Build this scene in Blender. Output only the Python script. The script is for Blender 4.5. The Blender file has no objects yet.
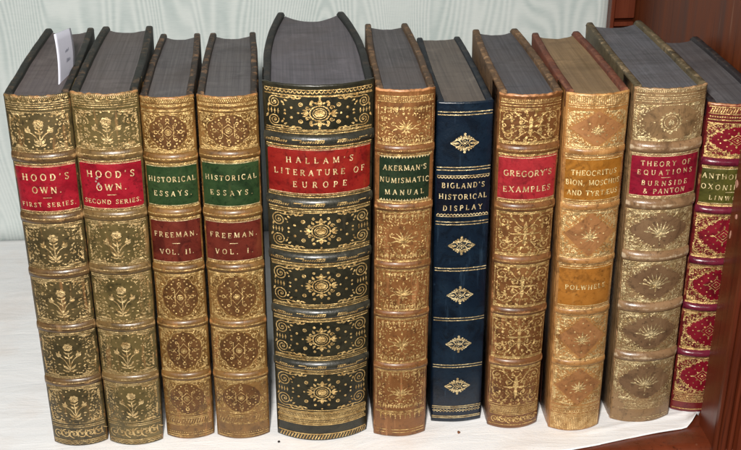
import bpy, math, random
from mathutils import Vector, noise as mnoise

scene = bpy.context.scene
col = scene.collection
PI = math.pi
MM = 0.001

# ------------------------------------------------------------------ helpers
def link_mesh(name, verts, faces, mat, parent=None, smooth=True, wear=None):
    me = bpy.data.meshes.new(name)
    me.from_pydata(verts, [], faces)
    me.update()
    if smooth:
        me.polygons.foreach_set('use_smooth', [True] * len(me.polygons))
    if wear is not None:
        at = me.attributes.new('wear', 'FLOAT', 'POINT')
        at.data.foreach_set('value', wear)
    me.materials.append(mat)
    o = bpy.data.objects.new(name, me)
    col.objects.link(o)
    if parent is not None:
        o.parent = parent
    return o

def tag(o, label=None, cat=None, group=None, kind=None):
    if label: o['label'] = label
    if cat: o['category'] = cat
    if group: o['group'] = group
    if kind: o['kind'] = kind
    return o

def empty(name, loc, rot=(0, 0, 0)):
    o = bpy.data.objects.new(name, None)
    o.empty_display_size = 0.02
    col.objects.link(o)
    o.location = loc
    o.rotation_euler = rot
    return o

def box(verts, faces, x0, x1, y0, y1, z0, z1, b=0.0):
    """box whose vertical and horizontal long edges are chamfered by b (all 12 edges)"""
    if b <= 0:
        n = len(verts)
        verts += [(x0, y0, z0), (x1, y0, z0), (x1, y1, z0), (x0, y1, z0), (x0, y0, z1), (x1, y0, z1), (x1, y1, z1), (x0, y1, z1)]
        faces += [tuple(n + i for i in f) for f in ((0, 3, 2, 1), (4, 5, 6, 7), (0, 1, 5, 4), (1, 2, 6, 5), (2, 3, 7, 6), (3, 0, 4, 7))]
        return
    rings = []
    def ring(z, i):
        n = len(verts)
        c = b + i
        for (px, py) in ((x0 + c, y0 + i), (x1 - c, y0 + i), (x1 - i, y0 + c), (x1 - i, y1 - c), (x1 - c, y1 - i), (x0 + c, y1 - i), (x0 + i, y1 - c), (x0 + i, y0 + c)):
            verts.append((px, py, z))
        rings.append(n)
    ring(z0, b); ring(z0 + b, 0); ring(z1 - b, 0); ring(z1, b)
    for a, c in zip(rings, rings[1:]):
        for k in range(8):
            faces.append((a + k, a + (k + 1) % 8, c + (k + 1) % 8, c + k))
    faces.append(tuple(rings[0] + k for k in range(7, -1, -1)))
    faces.append(tuple(rings[-1] + k for k in range(8)))

# ------------------------------------------------------------------ materials
def new_mat(name):
    m = bpy.data.materials.new(name)
    m.use_nodes = True
    nt = m.node_tree
    return m, nt, nt.nodes['Principled BSDF']

def N(nt, typ, **kw):
    n = nt.nodes.new(typ)
    for k, v in kw.items():
        setattr(n, k, v)
    return n

def L(nt, a, b):
    nt.links.new(a, b)

def coords(nt, loc=(0, 0, 0), scale=(1, 1, 1), rot=(0, 0, 0)):
    tc = N(nt, 'ShaderNodeTexCoord')
    mp = N(nt, 'ShaderNodeMapping')
    mp.inputs['Location'].default_value = loc
    mp.inputs['Scale'].default_value = scale
    mp.inputs['Rotation'].default_value = rot
    L(nt, tc.outputs['Object'], mp.inputs['Vector'])
    return mp.outputs['Vector']

def noise(nt, vec, scale, detail=4, rough=0.55, dist=0.0):
    n = N(nt, 'ShaderNodeTexNoise')
    n.inputs['Scale'].default_value = scale
    n.inputs['Detail'].default_value = detail
    n.inputs['Roughness'].default_value = rough
    n.inputs['Distortion'].default_value = dist
    L(nt, vec, n.inputs['Vector'])
    return n.outputs['Fac']

def ramp(nt, fac, stops):
    r = N(nt, 'ShaderNodeValToRGB')
    els = r.color_ramp.elements
    while len(els) < len(stops):
        els.new(0.5)
    for e, (p, c) in zip(els, stops):
        e.position = p
        e.color = (c, c, c, 1) if isinstance(c, (int, float)) else (*c, 1)
    L(nt, fac, r.inputs['Fac'])
    return r.outputs['Color']

def mix(nt, fac, a, b, mode='MIX'):
    m = N(nt, 'ShaderNodeMix', data_type='RGBA', blend_type=mode)
    if isinstance(fac, (int, float)): m.inputs['Factor'].default_value = fac
    else: L(nt, fac, m.inputs['Factor'])
    for v, s in ((a, 'A'), (b, 'B')):
        sock = [i for i in m.inputs if i.name == s and i.type == 'RGBA'][0]
        if isinstance(v, tuple): sock.default_value = (*v, 1)
        else: L(nt, v, sock)
    return [o for o in m.outputs if o.type == 'RGBA'][0]

def math_(nt, op, a, b=0.0, clamp=False):
    m = N(nt, 'ShaderNodeMath', operation=op, use_clamp=clamp)
    for i, v in ((0, a), (1, b)):
        if isinstance(v, (int, float)): m.inputs[i].default_value = v
        else: L(nt, v, m.inputs[i])
    return m.outputs[0]

def bump(nt, bsdf, height, strength, dist=0.0004):
    b = N(nt, 'ShaderNodeBump')
    b.inputs['Strength'].default_value = strength
    b.inputs['Distance'].default_value = dist
    L(nt, height, b.inputs['Height'])
    L(nt, b.outputs['Normal'], bsdf.inputs['Normal'])

def srgb(r, g, b):
    f = lambda c: (c / 255 / 12.92) if c / 255 <= 0.04045 else ((c / 255 + 0.055) / 1.055) ** 2.4
    return (f(r), f(g), f(b))

def leather(name, c1, c2, wearc, seed, rough=0.45, wear_amt=1.0, mott=38, surface_marks=0.5, stain=0.7, coat=.3):
    m, nt, b = new_mat(name)
    v = coords(nt, (seed * 1.37, seed * 2.11, seed * 0.73))
    n1 = noise(nt, v, mott, 6, 0.62, 0.6)
    base = mix(nt, ramp(nt, n1, [(0.33, 0.0), (0.67, 1.0)]), c1, c2)
    # small dark pores and stains
    n2 = noise(nt, v, 420, 3, 0.6)
    dark = tuple(c * 0.45 for c in c1)
    base = mix(nt, ramp(nt, n2, [(0.30, 0.75), (0.43, 0.0)]), base, dark)
    n5 = noise(nt, coords(nt, (seed * 4.7, seed, seed * 1.9)), 75, 6, 0.68, 1.2)
    base = mix(nt, math_(nt, 'MULTIPLY', ramp(nt, n5, [(0.50, 0.0), (0.66, 1.0)]), stain), base, tuple(c * 0.42 for c in c1))
    # rubbed places: wear attribute modulated by noise
    at = N(nt, 'ShaderNodeAttribute', attribute_name='wear')
    n3 = noise(nt, v, 160, 5, 0.7)
    wf = math_(nt, 'ADD', math_(nt, 'MULTIPLY', at.outputs['Fac'], wear_amt), math_(nt, 'MULTIPLY', math_(nt, 'SUBTRACT', n3, 0.5), 1.7))
    wf = ramp(nt, wf, [(0.42, 0.0), (0.72, 0.92)])
    base = mix(nt, wf, base, wearc)
    # long rubbing streaks
    vs = coords(nt, (seed * 3.1, 0, seed), (220, 220, 26))
    n4 = noise(nt, vs, 1.0, 4, 0.65)
    base = mix(nt, math_(nt, 'MULTIPLY', ramp(nt, n4, [(0.60, 0.0), (0.75, 1.0)]), surface_marks), base, wearc)
    L(nt, base, b.inputs['Base Color'])
    rr = ramp(nt, n1, [(0.2, rough - 0.1), (0.8, rough + 0.14)])
    L(nt, rr, b.inputs['Roughness'])
    b.inputs['Specular IOR Level'].default_value = 0.4
    b.inputs['Coat Weight'].default_value = coat
    b.inputs['Coat Roughness'].default_value = 0.22
    h = math_(nt, 'ADD', math_(nt, 'MULTIPLY', noise(nt, v, 1100, 3, 0.6), 0.35), noise(nt, v, 170, 5, 0.65))
    bump(nt, b, h, 0.45, 0.0006)
    return m

def gold(name, colr, seed, worn=0.45, rough=0.29, metal=0.6):
    m, nt, b = new_mat(name)
    v = coords(nt, (seed * 0.9, seed * 1.7, seed * 2.3))
    n = noise(nt, v, 75, 7, 0.72)
    n2 = noise(nt, v, 700, 3, 0.7)
    f = math_(nt, 'ADD', math_(nt, 'MULTIPLY', n, 0.65), math_(nt, 'MULTIPLY', n2, 0.35))
    a = ramp(nt, f, [(worn - 0.075, 0.0), (worn + 0.015, 1.0)])
    L(nt, a, b.inputs['Alpha'])
    dull = (colr[0] * .50, colr[1] * .42, colr[2] * .32)
    n3 = noise(nt, v, 240, 4, 0.7)
    L(nt, mix(nt, ramp(nt, n3, [(0.36, 0.0), (0.60, 1.0)]), dull, colr), b.inputs['Base Color'])
    b.inputs['Metallic'].default_value = metal
    b.inputs['Roughness'].default_value = rough
    bump(nt, b, noise(nt, v, 380, 4, 0.65), 1.0, 0.0016)
    return m

def paper_block(name, c1, c2, seed):
    m, nt, b = new_mat(name)
    v = coords(nt, (seed, seed * 2, 0))
    vp = coords(nt, (seed, seed * 2, 0), (900, 14, 14))
    lines = noise(nt, vp, 1.0, 3, 0.6)
    vx = coords(nt, (seed, seed * 3, 0), (30, 260, 30))
    brush = noise(nt, vx, 1.0, 4, 0.6)
    blot = noise(nt, v, 26, 5, 0.65, 0.8)
    base = mix(nt, ramp(nt, lines, [(0.3, 0.0), (0.7, 1.0)]), tuple(q * .90 for q in c1), c2)
    base = mix(nt, math_(nt, 'MULTIPLY', ramp(nt, brush, [(0.52, 0.0), (0.68, 1.0)]), 0.35), base, tuple(c * 0.5 for c in c1))
    base = mix(nt, math_(nt, 'MULTIPLY', ramp(nt, blot, [(0.52, 0.0), (0.72, 1.0)]), 0.55), base, tuple(c * 0.42 for c in c1))
    base = mix(nt, math_(nt, 'MULTIPLY', ramp(nt, noise(nt, v, 60, 5, 0.7), [(0.56, 0.0), (0.75, 1.0)]), 0.4), base, tuple(min(1, c * 1.7) for c in c2))
    brown = noise(nt, coords(nt, (seed * 2.2, seed, 3)), 17, 5, 0.65, 1.0)
    base = mix(nt, math_(nt, 'MULTIPLY', ramp(nt, brown, [(0.42, 0.0), (0.66, 1.0)]), 0.28), base, srgb(90, 76, 66))
    L(nt, base, b.inputs['Base Color'])
    b.inputs['Roughness'].default_value = 0.62
    b.inputs['Specular IOR Level'].default_value = 0.3
    bump(nt, b, math_(nt, 'ADD', math_(nt, 'MULTIPLY', lines, 0.4), math_(nt, 'MULTIPLY', blot, 0.6)), 0.25, 0.0004)
    return m

def wood(name, c1, c2, c3, seed, rough=0.3, spec=.4):
    m, nt, b = new_mat(name)
    b.inputs['Specular IOR Level'].default_value = spec
    v = coords(nt, (seed, seed, seed), (60, 60, 5))
    g = noise(nt, v, 1.0, 7, 0.62, 0.9)
    v2 = coords(nt, (seed, 0, seed), (420, 420, 9))
    pores = noise(nt, v2, 1.0, 4, 0.6)
    v3 = coords(nt, (seed * 2, 0, 0), (9, 9, 2.2))
    big = noise(nt, v3, 1.0, 3, 0.5)
    base = mix(nt, ramp(nt, g, [(0.32, 0.0), (0.68, 1.0)]), c1, c2)
    base = mix(nt, ramp(nt, big, [(0.45, 0.0), (0.75, 0.75)]), base, c3)
    base = mix(nt, ramp(nt, pores, [(0.30, 0.7), (0.42, 0.0)]), base, tuple(c * 0.4 for c in c1))
    vs = coords(nt, (seed * 5, 0, 0.3), (160, 160, 11))
    sc = noise(nt, vs, 1.0, 2, 0.5)
    base = mix(nt, ramp(nt, sc, [(0.70, 0.0), (0.78, 0.35)]), base, (0.35, 0.19, 0.12))
    L(nt, base, b.inputs['Base Color'])
    L(nt, ramp(nt, g, [(0.3, rough), (0.7, rough + 0.15)]), b.inputs['Roughness'])
    bump(nt, b, math_(nt, 'ADD', pores, g), 0.12, 0.0005)
    return m

# moire silk lining
def moire_mat():
    m, nt, b = new_mat('moire_silk')
    v = coords(nt, (3.1, 0, 1.7), (15, 1, 2.4))
    n = noise(nt, v, 1.0, 1.5, 0.4, 0.25)
    # contour lines of a vertically stretched field = watered pattern
    sx = N(nt, 'ShaderNodeSeparateXYZ'); L(nt, coords(nt), sx.inputs[0])
    ph = math_(nt, 'ADD', math_(nt, 'MULTIPLY', n, 360.0), math_(nt, 'MULTIPLY', sx.outputs['X'], 1000.0))
    w = math_(nt, 'SINE', ph)
    w = math_(nt, 'MULTIPLY_ADD', w, 0.5); w.node.inputs[2].default_value = 0.5
    jag = noise(nt, coords(nt, (0, 0, 0), (160, 1, 900)), 1.0, 2, 0.5)
    w = math_(nt, 'ADD', w, math_(nt, 'MULTIPLY', math_(nt, 'SUBTRACT', jag, 0.5), 0.9))
    patch = noise(nt, coords(nt, (9, 0, 4), (20, 1, 9)), 1.0, 3, 0.6)
    amp = ramp(nt, patch, [(0.36, 0.25), (0.62, 1.0)])
    f = math_(nt, 'MULTIPLY', w, amp, True)
    c = mix(nt, f, srgb(211, 218, 216), srgb(178, 190, 189))
    c = mix(nt, math_(nt, 'MULTIPLY', ramp(nt, patch, [(0.4, 0.0), (0.7, 1.0)]), 0.35), c, srgb(190, 202, 198))
    L(nt, c, b.inputs['Base Color'])
    L(nt, ramp(nt, f, [(0.0, 0.42), (1.0, 0.62)]), b.inputs['Roughness'])
    rib = N(nt, 'ShaderNodeTexWave', wave_type='BANDS', bands_direction='Z', wave_profile='SIN')
    rib.inputs['Scale'].default_value = 420
    rib.inputs['Distortion'].default_value = 1.0
    L(nt, coords(nt), rib.inputs['Vector'])
    bump(nt, b, math_(nt, 'ADD', math_(nt, 'MULTIPLY', rib.outputs['Fac'], 0.5), f), 0.12, 0.0004)
    return m

def cloth_mat():
    m, nt, b = new_mat('white_shelf_cloth')
    v = coords(nt)
    rib = noise(nt, coords(nt, (0, 0, 0), (14, 700, 14)), 1.0, 3, 0.6)
    rib2 = noise(nt, coords(nt, (5, 0, 0), (5, 90, 5)), 1.0, 4, 0.6)
    blot = noise(nt, v, 22, 5, 0.6)
    c = mix(nt, ramp(nt, rib, [(0.2, 0.2), (0.8, 0.8)]), srgb(250, 247, 245), srgb(234, 237, 241))
    c = mix(nt, math_(nt, 'MULTIPLY', ramp(nt, rib2, [(0.46, 0.0), (0.72, 1.0)]), 0.22), c, srgb(206, 213, 220))
    c = mix(nt, math_(nt, 'MULTIPLY', ramp(nt, blot, [(0.5, 0.0), (0.72, 1.0)]), 0.3), c, srgb(226, 206, 190))
    spk = noise(nt, v, 900, 2, 0.5)
    c = mix(nt, ramp(nt, spk, [(0.74, 0.0), (0.79, 0.5)]), c, srgb(130, 105, 85))
    L(nt, c, b.inputs['Base Color'])
    b.inputs['Roughness'].default_value = 0.75
    wv = noise(nt, coords(nt, (0, 0, 0), (900, 900, 900)), 1.0, 2, 0.5)
    rum = noise(nt, coords(nt, (2, 1, 0), (14, 46, 14)), 1.0, 5, 0.6, 1.2)
    bump(nt, b, math_(nt, 'ADD', math_(nt, 'ADD', math_(nt, 'MULTIPLY', wv, 0.4), math_(nt, 'MULTIPLY', rib, .5)), math_(nt, 'MULTIPLY', rum, 4.0)), 0.3, 0.0008)
    return m

def plain(name, c, rough=0.6, var=0.25, scale=300):
    m, nt, b = new_mat(name)
    v = coords(nt)
    n = noise(nt, v, scale, 4, 0.6)
    L(nt, mix(nt, n, tuple(x * (1 - var) for x in c), tuple(min(1, x * (1 + var)) for x in c)), b.inputs['Base Color'])
    b.inputs['Roughness'].default_value = rough
    bump(nt, b, n, 0.2, 0.0003)
    return m

# ------------------------------------------------------------------ spine surface (units: mm)
class Spine:
    def __init__(self, w, b, H, bands, bw, bh, seed=1):
        self.seed = seed
        self.w, self.b, self.H, self.bands, self.bw, self.bh = w, b, H, bands, bw, bh
        self.R = (w * w / 4 + b * b) / (2 * b)
        self.pm = math.asin(min(1, (w / 2) / self.R))
        self.Lh = self.R * self.pm            # half arc length
    def relief(self, s, z):
        for zb in self.bands:
            t = abs(z - zb) / self.bw
            if t < 1:
                e = max(0.0, 1 - (abs(s) / self.Lh) ** 8)
                return self.bh * (1 - t * t) ** 0.75 * (0.35 + 0.65 * e)
        return 0.0
    def pt(self, s, z, off=0.0, relief=True):
        p = s / self.R
        r = self.R + off + (self.relief(s, z) if relief else 0.0) + .2 * mnoise.noise(Vector((s * .09, z * .05, self.seed * 7.7)))
        return (r * math.sin(p) * MM, -(r * math.cos(p) - (self.R - self.b)) * MM, z * MM)

# ------------------------------------------------------------------ flat drawing mapped on the spine
class Draw:
    def __init__(self, sp, off=0.16):
        self.sp, self.off, self.v, self.f = sp, off, [], []
        self.k, self.mat, self.parent, self.xf, self.mat2 = 1.0, None, None, None, None
        self.rng = random.Random(7)
    def p(self, s, z):
        if self.xf:
            ds, dz, ro, z0 = self.xf
            s, z = s + ds - ro * (z - z0), z + dz + ro * s
        self.v.append(self.sp.pt(s, z, self.off))
        return len(self.v) - 1
    def stroke(self, pts, w, closed=False):
        n = len(pts)
        ws = [q * self.k for q in w] if isinstance(w, (list, tuple)) else [w * self.k] * n
        idx = []
        for i in range(n):
            if closed: a, b = pts[i - 1], pts[(i + 1) % n]
            else: a, b = pts[max(0, i - 1)], pts[min(n - 1, i + 1)]
            dx, dz = b[0] - a[0], b[1] - a[1]
            d = math.hypot(dx, dz) or 1
            nx, nz = -dz / d * ws[i] / 2, dx / d * ws[i] / 2
            idx.append((self.p(pts[i][0] + nx, pts[i][1] + nz), self.p(pts[i][0] - nx, pts[i][1] - nz)))
        for i in range(n if closed else n - 1):
            a, b = idx[i], idx[(i + 1) % n]
            self.f.append((a[0], a[1], b[1], b[0]))
    def hline(self, z, w=0.3, a=0.95, s0=None, s1=None):
        Lh = self.sp.Lh
        s0 = -Lh * a if s0 is None else s0
        s1 = Lh * a if s1 is None else s1
        n = 28
        j = [self.rng.uniform(-.05, .05) for _ in range(n + 1)]
        self.stroke([(s0 + (s1 - s0) * i / n, z + j[i]) for i in range(n + 1)], w)
    def vline(self, s, z0, z1, w=0.3):
        n = 8
        self.stroke([(s, z0 + (z1 - z0) * i / n) for i in range(n + 1)], w)
    def disc(self, s, z, r, rz=None, n=9):
        rz = (rz or r) * self.k ** .5; r = r * self.k ** .5
        c = self.p(s, z)
        k = [self.p(s + r * math.cos(2 * PI * i / n), z + rz * math.sin(2 * PI * i / n)) for i in range(n)]
        for i in range(n):
            self.f.append((c, k[i], k[(i + 1) % n]))
    def ring(self, s, z, r, w=0.3, rz=None, n=14):
        rz = rz or r
        self.stroke([(s + r * math.cos(2 * PI * i / n), z + rz * math.sin(2 * PI * i / n)) for i in range(n)], w, True)
    def leaf(self, s, z, a, ln, w, curl=0.0):
        pts = []
        x, y, ang = s, z, a
        n = 5
        for i in range(n + 1):
            pts.append((x, y))
            x += ln / n * math.cos(ang); y += ln / n * math.sin(ang); ang += curl / n
        self.stroke(pts, [w * k for k in (0.25, 0.8, 1.0, 0.85, 0.5, 0.08)])
        return pts[-1]
    def spiral(self, s, z, r, turns, sgn, a0, w=0.32, eye=True):
        n = int(14 * turns)
        pts = []
        for i in range(n + 1):
            t = i / n
            rr = r * (1 - 0.86 * t)
            a = a0 + sgn * 2 * PI * turns * t
            pts.append((s + rr * math.cos(a), z + rr * math.sin(a)))
        self.stroke(pts, [w * (1.0 - 0.3 * i / n) for i in range(n + 1)])
        if eye: self.disc(s, z, w * 0.9)
    def curve(self, pts, w, sub=5):
        out = []
        n = len(pts)
        for i in range(n - 1):
            p0, p1, p2, p3 = pts[max(0, i - 1)], pts[i], pts[i + 1], pts[min(n - 1, i + 2)]
            for k in range(sub):
                t = k / sub
                out.append(tuple(0.5 * ((2 * p1[d]) + (-p0[d] + p2[d]) * t + (2 * p0[d] - 5 * p1[d] + 4 * p2[d] - p3[d]) * t * t + (-p0[d] + 3 * p1[d] - 3 * p2[d] + p3[d]) * t ** 3) for d in (0, 1)))
        out.append(pts[-1])
        self.stroke(out, w)
    def ticks(self, z0, z1, n, w=0.35, a=0.93, slant=0.0):
        Lh = self.sp.Lh * a
        for i in range(n):
            s = -Lh + 2 * Lh * (i + 0.5) / n
            self.stroke([(s, z0), (s + slant, z1)], w)
    def beads(self, z, n, r=0.3, a=0.93):
        Lh = self.sp.Lh * a
        for i in range(n):
            self.disc(-Lh + 2 * Lh * (i + 0.5) / n, z, r, n=6)
    def scallops(self, z, n, r, up=1, a=0.95, w=0.3):
        Lh = self.sp.Lh * a
        d = 2 * Lh / n
        pts = []
        for i in range(n):
            for k in range(5):
                t = k / 5
                pts.append((-Lh + d * (i + t), z + up * r * math.sin(PI * t)))
        pts.append((Lh, z))
        self.stroke(pts, w)
    def teeth(self, z, n, h, a=0.93):
        Lh = self.sp.Lh * a
        d = 2 * Lh / n
        for i in range(n):
            s = -Lh + d * i
            q = (self.p(s + d * .05, z), self.p(s + d * .95, z), self.p(s + d / 2, z + h))
            self.f.append(q)
    def fill(self, outline, rings=6):
        cs = sum(p[0] for p in outline) / len(outline); cz = sum(p[1] for p in outline) / len(outline)
        n = len(outline)
        c = self.p(cs, cz)
        prev = None
        for r in range(1, rings + 1):
            k = [self.p(cs + (p[0] - cs) * r / rings, cz + (p[1] - cz) * r / rings) for p in outline]
            for i in range(n):
                j = (i + 1) % n
                self.f.append((c, k[i], k[j]) if prev is None else (prev[i], k[i], k[j], prev[j]))
            prev = k
    def cut(self, name):
        """close the drawing so far as one object"""
        if self.f and self.mat is not None:
            self.build(name, self.mat, self.parent)
        self.v, self.f = [], []
    def build(self, name, mat, parent):
        if not self.f: return None
        # orient every face outwards from the spine
        fs = []
        for f in self.f:
            a, b, c = (Vector(self.v[i]) for i in f[:3])
            nrm = (b - a).cross(c - a)
            fs.append(tuple(reversed(f)) if nrm.dot(Vector((a.x, a.y - (self.sp.R - self.sp.b) * MM, 0))) < 0 else f)
        return link_mesh(name, self.v, fs, mat, parent, smooth=True)

# serif capitals as strokes: (polyline, weight) on a cell of height 1
T, t_ = 0.17, 0.10
def arc(cx, cz, rx, rz, a0, a1, n=9):
    return [(cx + rx * math.cos(math.radians(a0 + (a1 - a0) * i / n)), cz + rz * math.sin(math.radians(a0 + (a1 - a0) * i / n))) for i in range(n + 1)]
def sf(x, z, h=0.13): return ([(x - h, z), (x + h, z)], t_ * 0.9)
def stem(x): return [([(x, 0.0), (x, 1.0)], T), sf(x, 0.045), sf(x, 0.955)]
FONT = {
 'A': (0.86, [([(0.1, 0), (0.43, 1)], t_), ([(0.43, 1), (0.76, 0)], T), ([(0.22, 0.36), (0.64, 0.36)], t_), sf(0.1, .045, .1), sf(0.76, .045, .1)]),
 'B': (0.72, stem(0.15) + [(arc(0.3, .76, .26, .22, 90, -90), T * .85), (arc(0.32, .27, .3, .25, 90, -90), T * .85), ([(.15, .98), (.3, .98)], t_), ([(.15, .53), (.32, .53)], t_), ([(.15, .02), (.32, .02)], t_)]),
 'C': (0.8, [(arc(0.45, .5, .36, .48, 48, 312, 14), T * .9), ([(.69, .97), (.69, .72)], t_)]),
 'D': (0.84, stem(0.15) + [(arc(0.32, .5, .4, .47, 90, -90, 12), T * .9), ([(.15, .97), (.32, .97)], t_), ([(.15, .03), (.32, .03)], t_)]),
 'E': (0.7, stem(0.15) + [([(.15, .95), (.6, .95)], t_), ([(.15, .5), (.46, .5)], t_), ([(.15, .05), (.62, .05)], t_), ([(.6, 1), (.6, .8)], t_), ([(.62, 0), (.62, .22)], t_), ([(.46, .6), (.46, .4)], t_)]),
 'F': (0.66, stem(0.15) + [([(.15, .95), (.58, .95)], t_), ([(.15, .5), (.46, .5)], t_), ([(.58, 1), (.58, .8)], t_), ([(.46, .6), (.46, .4)], t_)]),
 'G': (0.86, [(arc(0.45, .5, .36, .48, 48, 330, 15), T * .9), ([(.74, .06), (.74, .44)], T * .9), ([(.56, .44), (.84, .44)], t_)]),
 'H': (0.9, stem(0.16) + stem(0.74) + [([(.16, .5), (.74, .5)], t_)]),
 'I': (0.36, stem(0.18)),
 'K': (0.86, stem(0.16) + [([(.18, .4), (.68, .98)], t_), ([(.36, .6), (.74, .02)], T), sf(.72, .045, .11), sf(.68, .955, .11)]),
 'L': (0.68, stem(0.15) + [([(.15, .05), (.6, .05)], t_), ([(.6, 0), (.6, .24)], t_)]),
 'M': (1.04, [([(.12, 0), (.16, 1)], t_), ([(.16, 1), (.52, .05)], T), ([(.52, .05), (.88, 1)], t_), ([(.88, 1), (.92, 0)], T), sf(.12, .045, .1), sf(.92, .045), sf(.14, .955, .1), sf(.9, .955, .1)]),
 'N': (0.9, [([(.15, 0), (.15, 1)], t_), ([(.15, .98), (.76, .02)], T), ([(.76, 0), (.76, 1)], t_), sf(.15, .045, .1), sf(.12, .955, .1), sf(.76, .955, .11)]),
 'O': (0.9, [(arc(0.45, .5, .36, .48, 0, 360, 18), T * .85)]),
 'P': (0.7, stem(0.15) + [(arc(0.32, .72, .28, .25, 90, -90), T * .85), ([(.15, .97), (.32, .97)], t_), ([(.15, .47), (.32, .47)], t_)]),
 'Q': (0.9, [(arc(0.45, .5, .36, .48, 0, 360, 18), T * .85), ([(.45, .2), (.82, -.1)], T * .8)]),
 'R': (0.82, stem(0.15) + [(arc(0.32, .74, .26, .23, 90, -90), T * .85), ([(.15, .97), (.32, .97)], t_), ([(.15, .51), (.32, .51)], t_), ([(.36, .5), (.7, .02)], T), sf(.72, .04, .08)]),
 'S': (0.64, [([(.55, .8), (.48, .93), (.32, .98), (.16, .9), (.11, .74), (.2, .6), (.42, .46), (.53, .32), (.5, .12), (.33, .02), (.16, .07), (.09, .2)], T * .85), ([(.56, .98), (.56, .76)], t_), ([(.08, .02), (.08, .24)], t_)]),
 'T': (0.78, stem(0.39) + [([(.06, .95), (.72, .95)], t_), ([(.07, 1), (.07, .76)], t_), ([(.71, 1), (.71, .76)], t_)]),
 'U': (0.86, [([(.15, 1), (.15, .35), (.2, .14), (.34, .03), (.5, .03), (.64, .14), (.7, .35), (.7, 1)], T * .8), sf(.15, .955), sf(.7, .955, .11)]),
 'V': (0.84, [([(.1, 1), (.42, 0)], T), ([(.42, 0), (.74, 1)], t_), sf(.1, .955), sf(.74, .955, .1)]),
 'W': (1.16, [([(.08, 1), (.34, 0)], T), ([(.34, 0), (.58, 1)], t_), ([(.58, 1), (.82, 0)], T), ([(.82, 0), (1.08, 1)], t_), sf(.08, .955), sf(.58, .955, .1), sf(1.08, .955, .1)]),
 'X': (0.86, [([(.1, 1), (.74, 0)], T), ([(.72, 1), (.1, 0)], t_), sf(.1, .955), sf(.72, .955, .1), sf(.1, .045, .1), sf(.74, .045)]),
 'Y': (0.82, [([(.41, 0), (.41, .5)], T), ([(.41, .48), (.08, 1)], T), ([(.41, .48), (.74, 1)], t_), sf(.41, .045), sf(.08, .955), sf(.74, .955, .1)]),
 '&': (0.86, [([(.74, .02), (.24, .72), (.26, .92), (.4, .98), (.52, .88), (.5, .72), (.16, .4), (.1, .2), (.24, .03), (.46, .05), (.62, .24), (.72, .45)], T * .75)]),
 '.': (0.3, [([(.07, .07), (.23, .07)], .16)]),
 ',': (0.3, [([(.07, .07), (.23, .07)], .16), ([(.18, .05), (.08, -.18)], .09)]),
 "'": (0.28, [([(.16, 1.0), (.1, .72)], .13)]),
 ' ': (0.5, []),
}
FONT['\u00c6'] = (1.1, [([(.06, 0), (.5, 1)], t_), ([(.2, .36), (.54, .36)], t_), sf(.06, .045, .09)] + [([(x + .42, y) for x, y in pl], w) for pl, w in FONT['E'][1]])

def lettering(D, text, zc, cap, width, sc=0.0):
    """one centred line; spacing is stretched to the wanted width (mm)"""
    cap *= .9
    adv = [FONT[c][0] * cap * 0.92 for c in text]
    tot = sum(adv)
    gap = (width - tot) / max(1, len(text) - 1)
    k = 1.0
    if gap < 0.12 * cap:
        gap = 0.12 * cap
        k = (width - gap * (len(text) - 1)) / tot
    x = sc - width / 2
    for c, a in zip(text, adv):
        jz = D.rng.uniform(-.07, .07) * cap
        ro = D.rng.uniform(-.07, .07)
        for pl, w in FONT[c][1]:
            D.stroke([(x + px * cap * .92 * k - ro * (pz - .5) * cap, zc - cap / 2 + pz * cap + jz + ro * px * cap) for px, pz in pl], w * cap * .92)
        x += a * k + gap

# ------------------------------------------------------------------ tooling motifs (panel = s half-width hw, centre zc, half-height hh)
def dots(D, zc, hw, hh, pts, r):
    for (a, b) in pts:
        for sa in ((1, -1) if a else (1,)):
            for sb in ((1, -1) if b else (1,)):
                D.disc(sa * a * hw, zc + sb * b * hh, r, n=8)

def corner_leaves(D, cx, cz, sx, sz, A, B, n=5, w=0.75, spiral=True, dense=1):
    """foliage filling a corner triangle with legs A (along the spine width) and B (up the spine)"""
    m = min(A, B)
    if spiral:
        D.spiral(cx + sx * m * .26, cz + sz * m * .26, m * .24, 1.3, sx * sz, math.atan2(sz, sx), 0.34)
    for i in range(n):
        t = (i + 0.6) / n
        ln = m * (.42 - .22 * t)
        a0 = math.atan2(sz * (0.35 + .5 * (1 - t)), sx)
        D.leaf(cx + sx * (A * (0.12 + .8 * t)), cz + sz * 0.3, a0, ln, w, -sx * sz * 0.9)
        a1 = math.atan2(sz, sx * (0.35 + .5 * (1 - t)))
        D.leaf(cx + sx * 0.3, cz + sz * (B * (0.12 + .8 * t)), a1, ln, w, sx * sz * 0.9)
    if dense:
        for i in range(n - 1):
            t = (i + 1) / n
            px, pz = cx + sx * A * t * .8, cz + sz * B * (1 - t) * .8
            D.leaf(px - sx * .8, pz - sz * .8, math.atan2(sz * A, sx * B) + D.rng.uniform(-.5, .5), m * .24, w * .9, D.rng.uniform(-.8, .8))
            D.disc(px + sx * .9, pz + sz * .9, 0.26, n=6)

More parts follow.
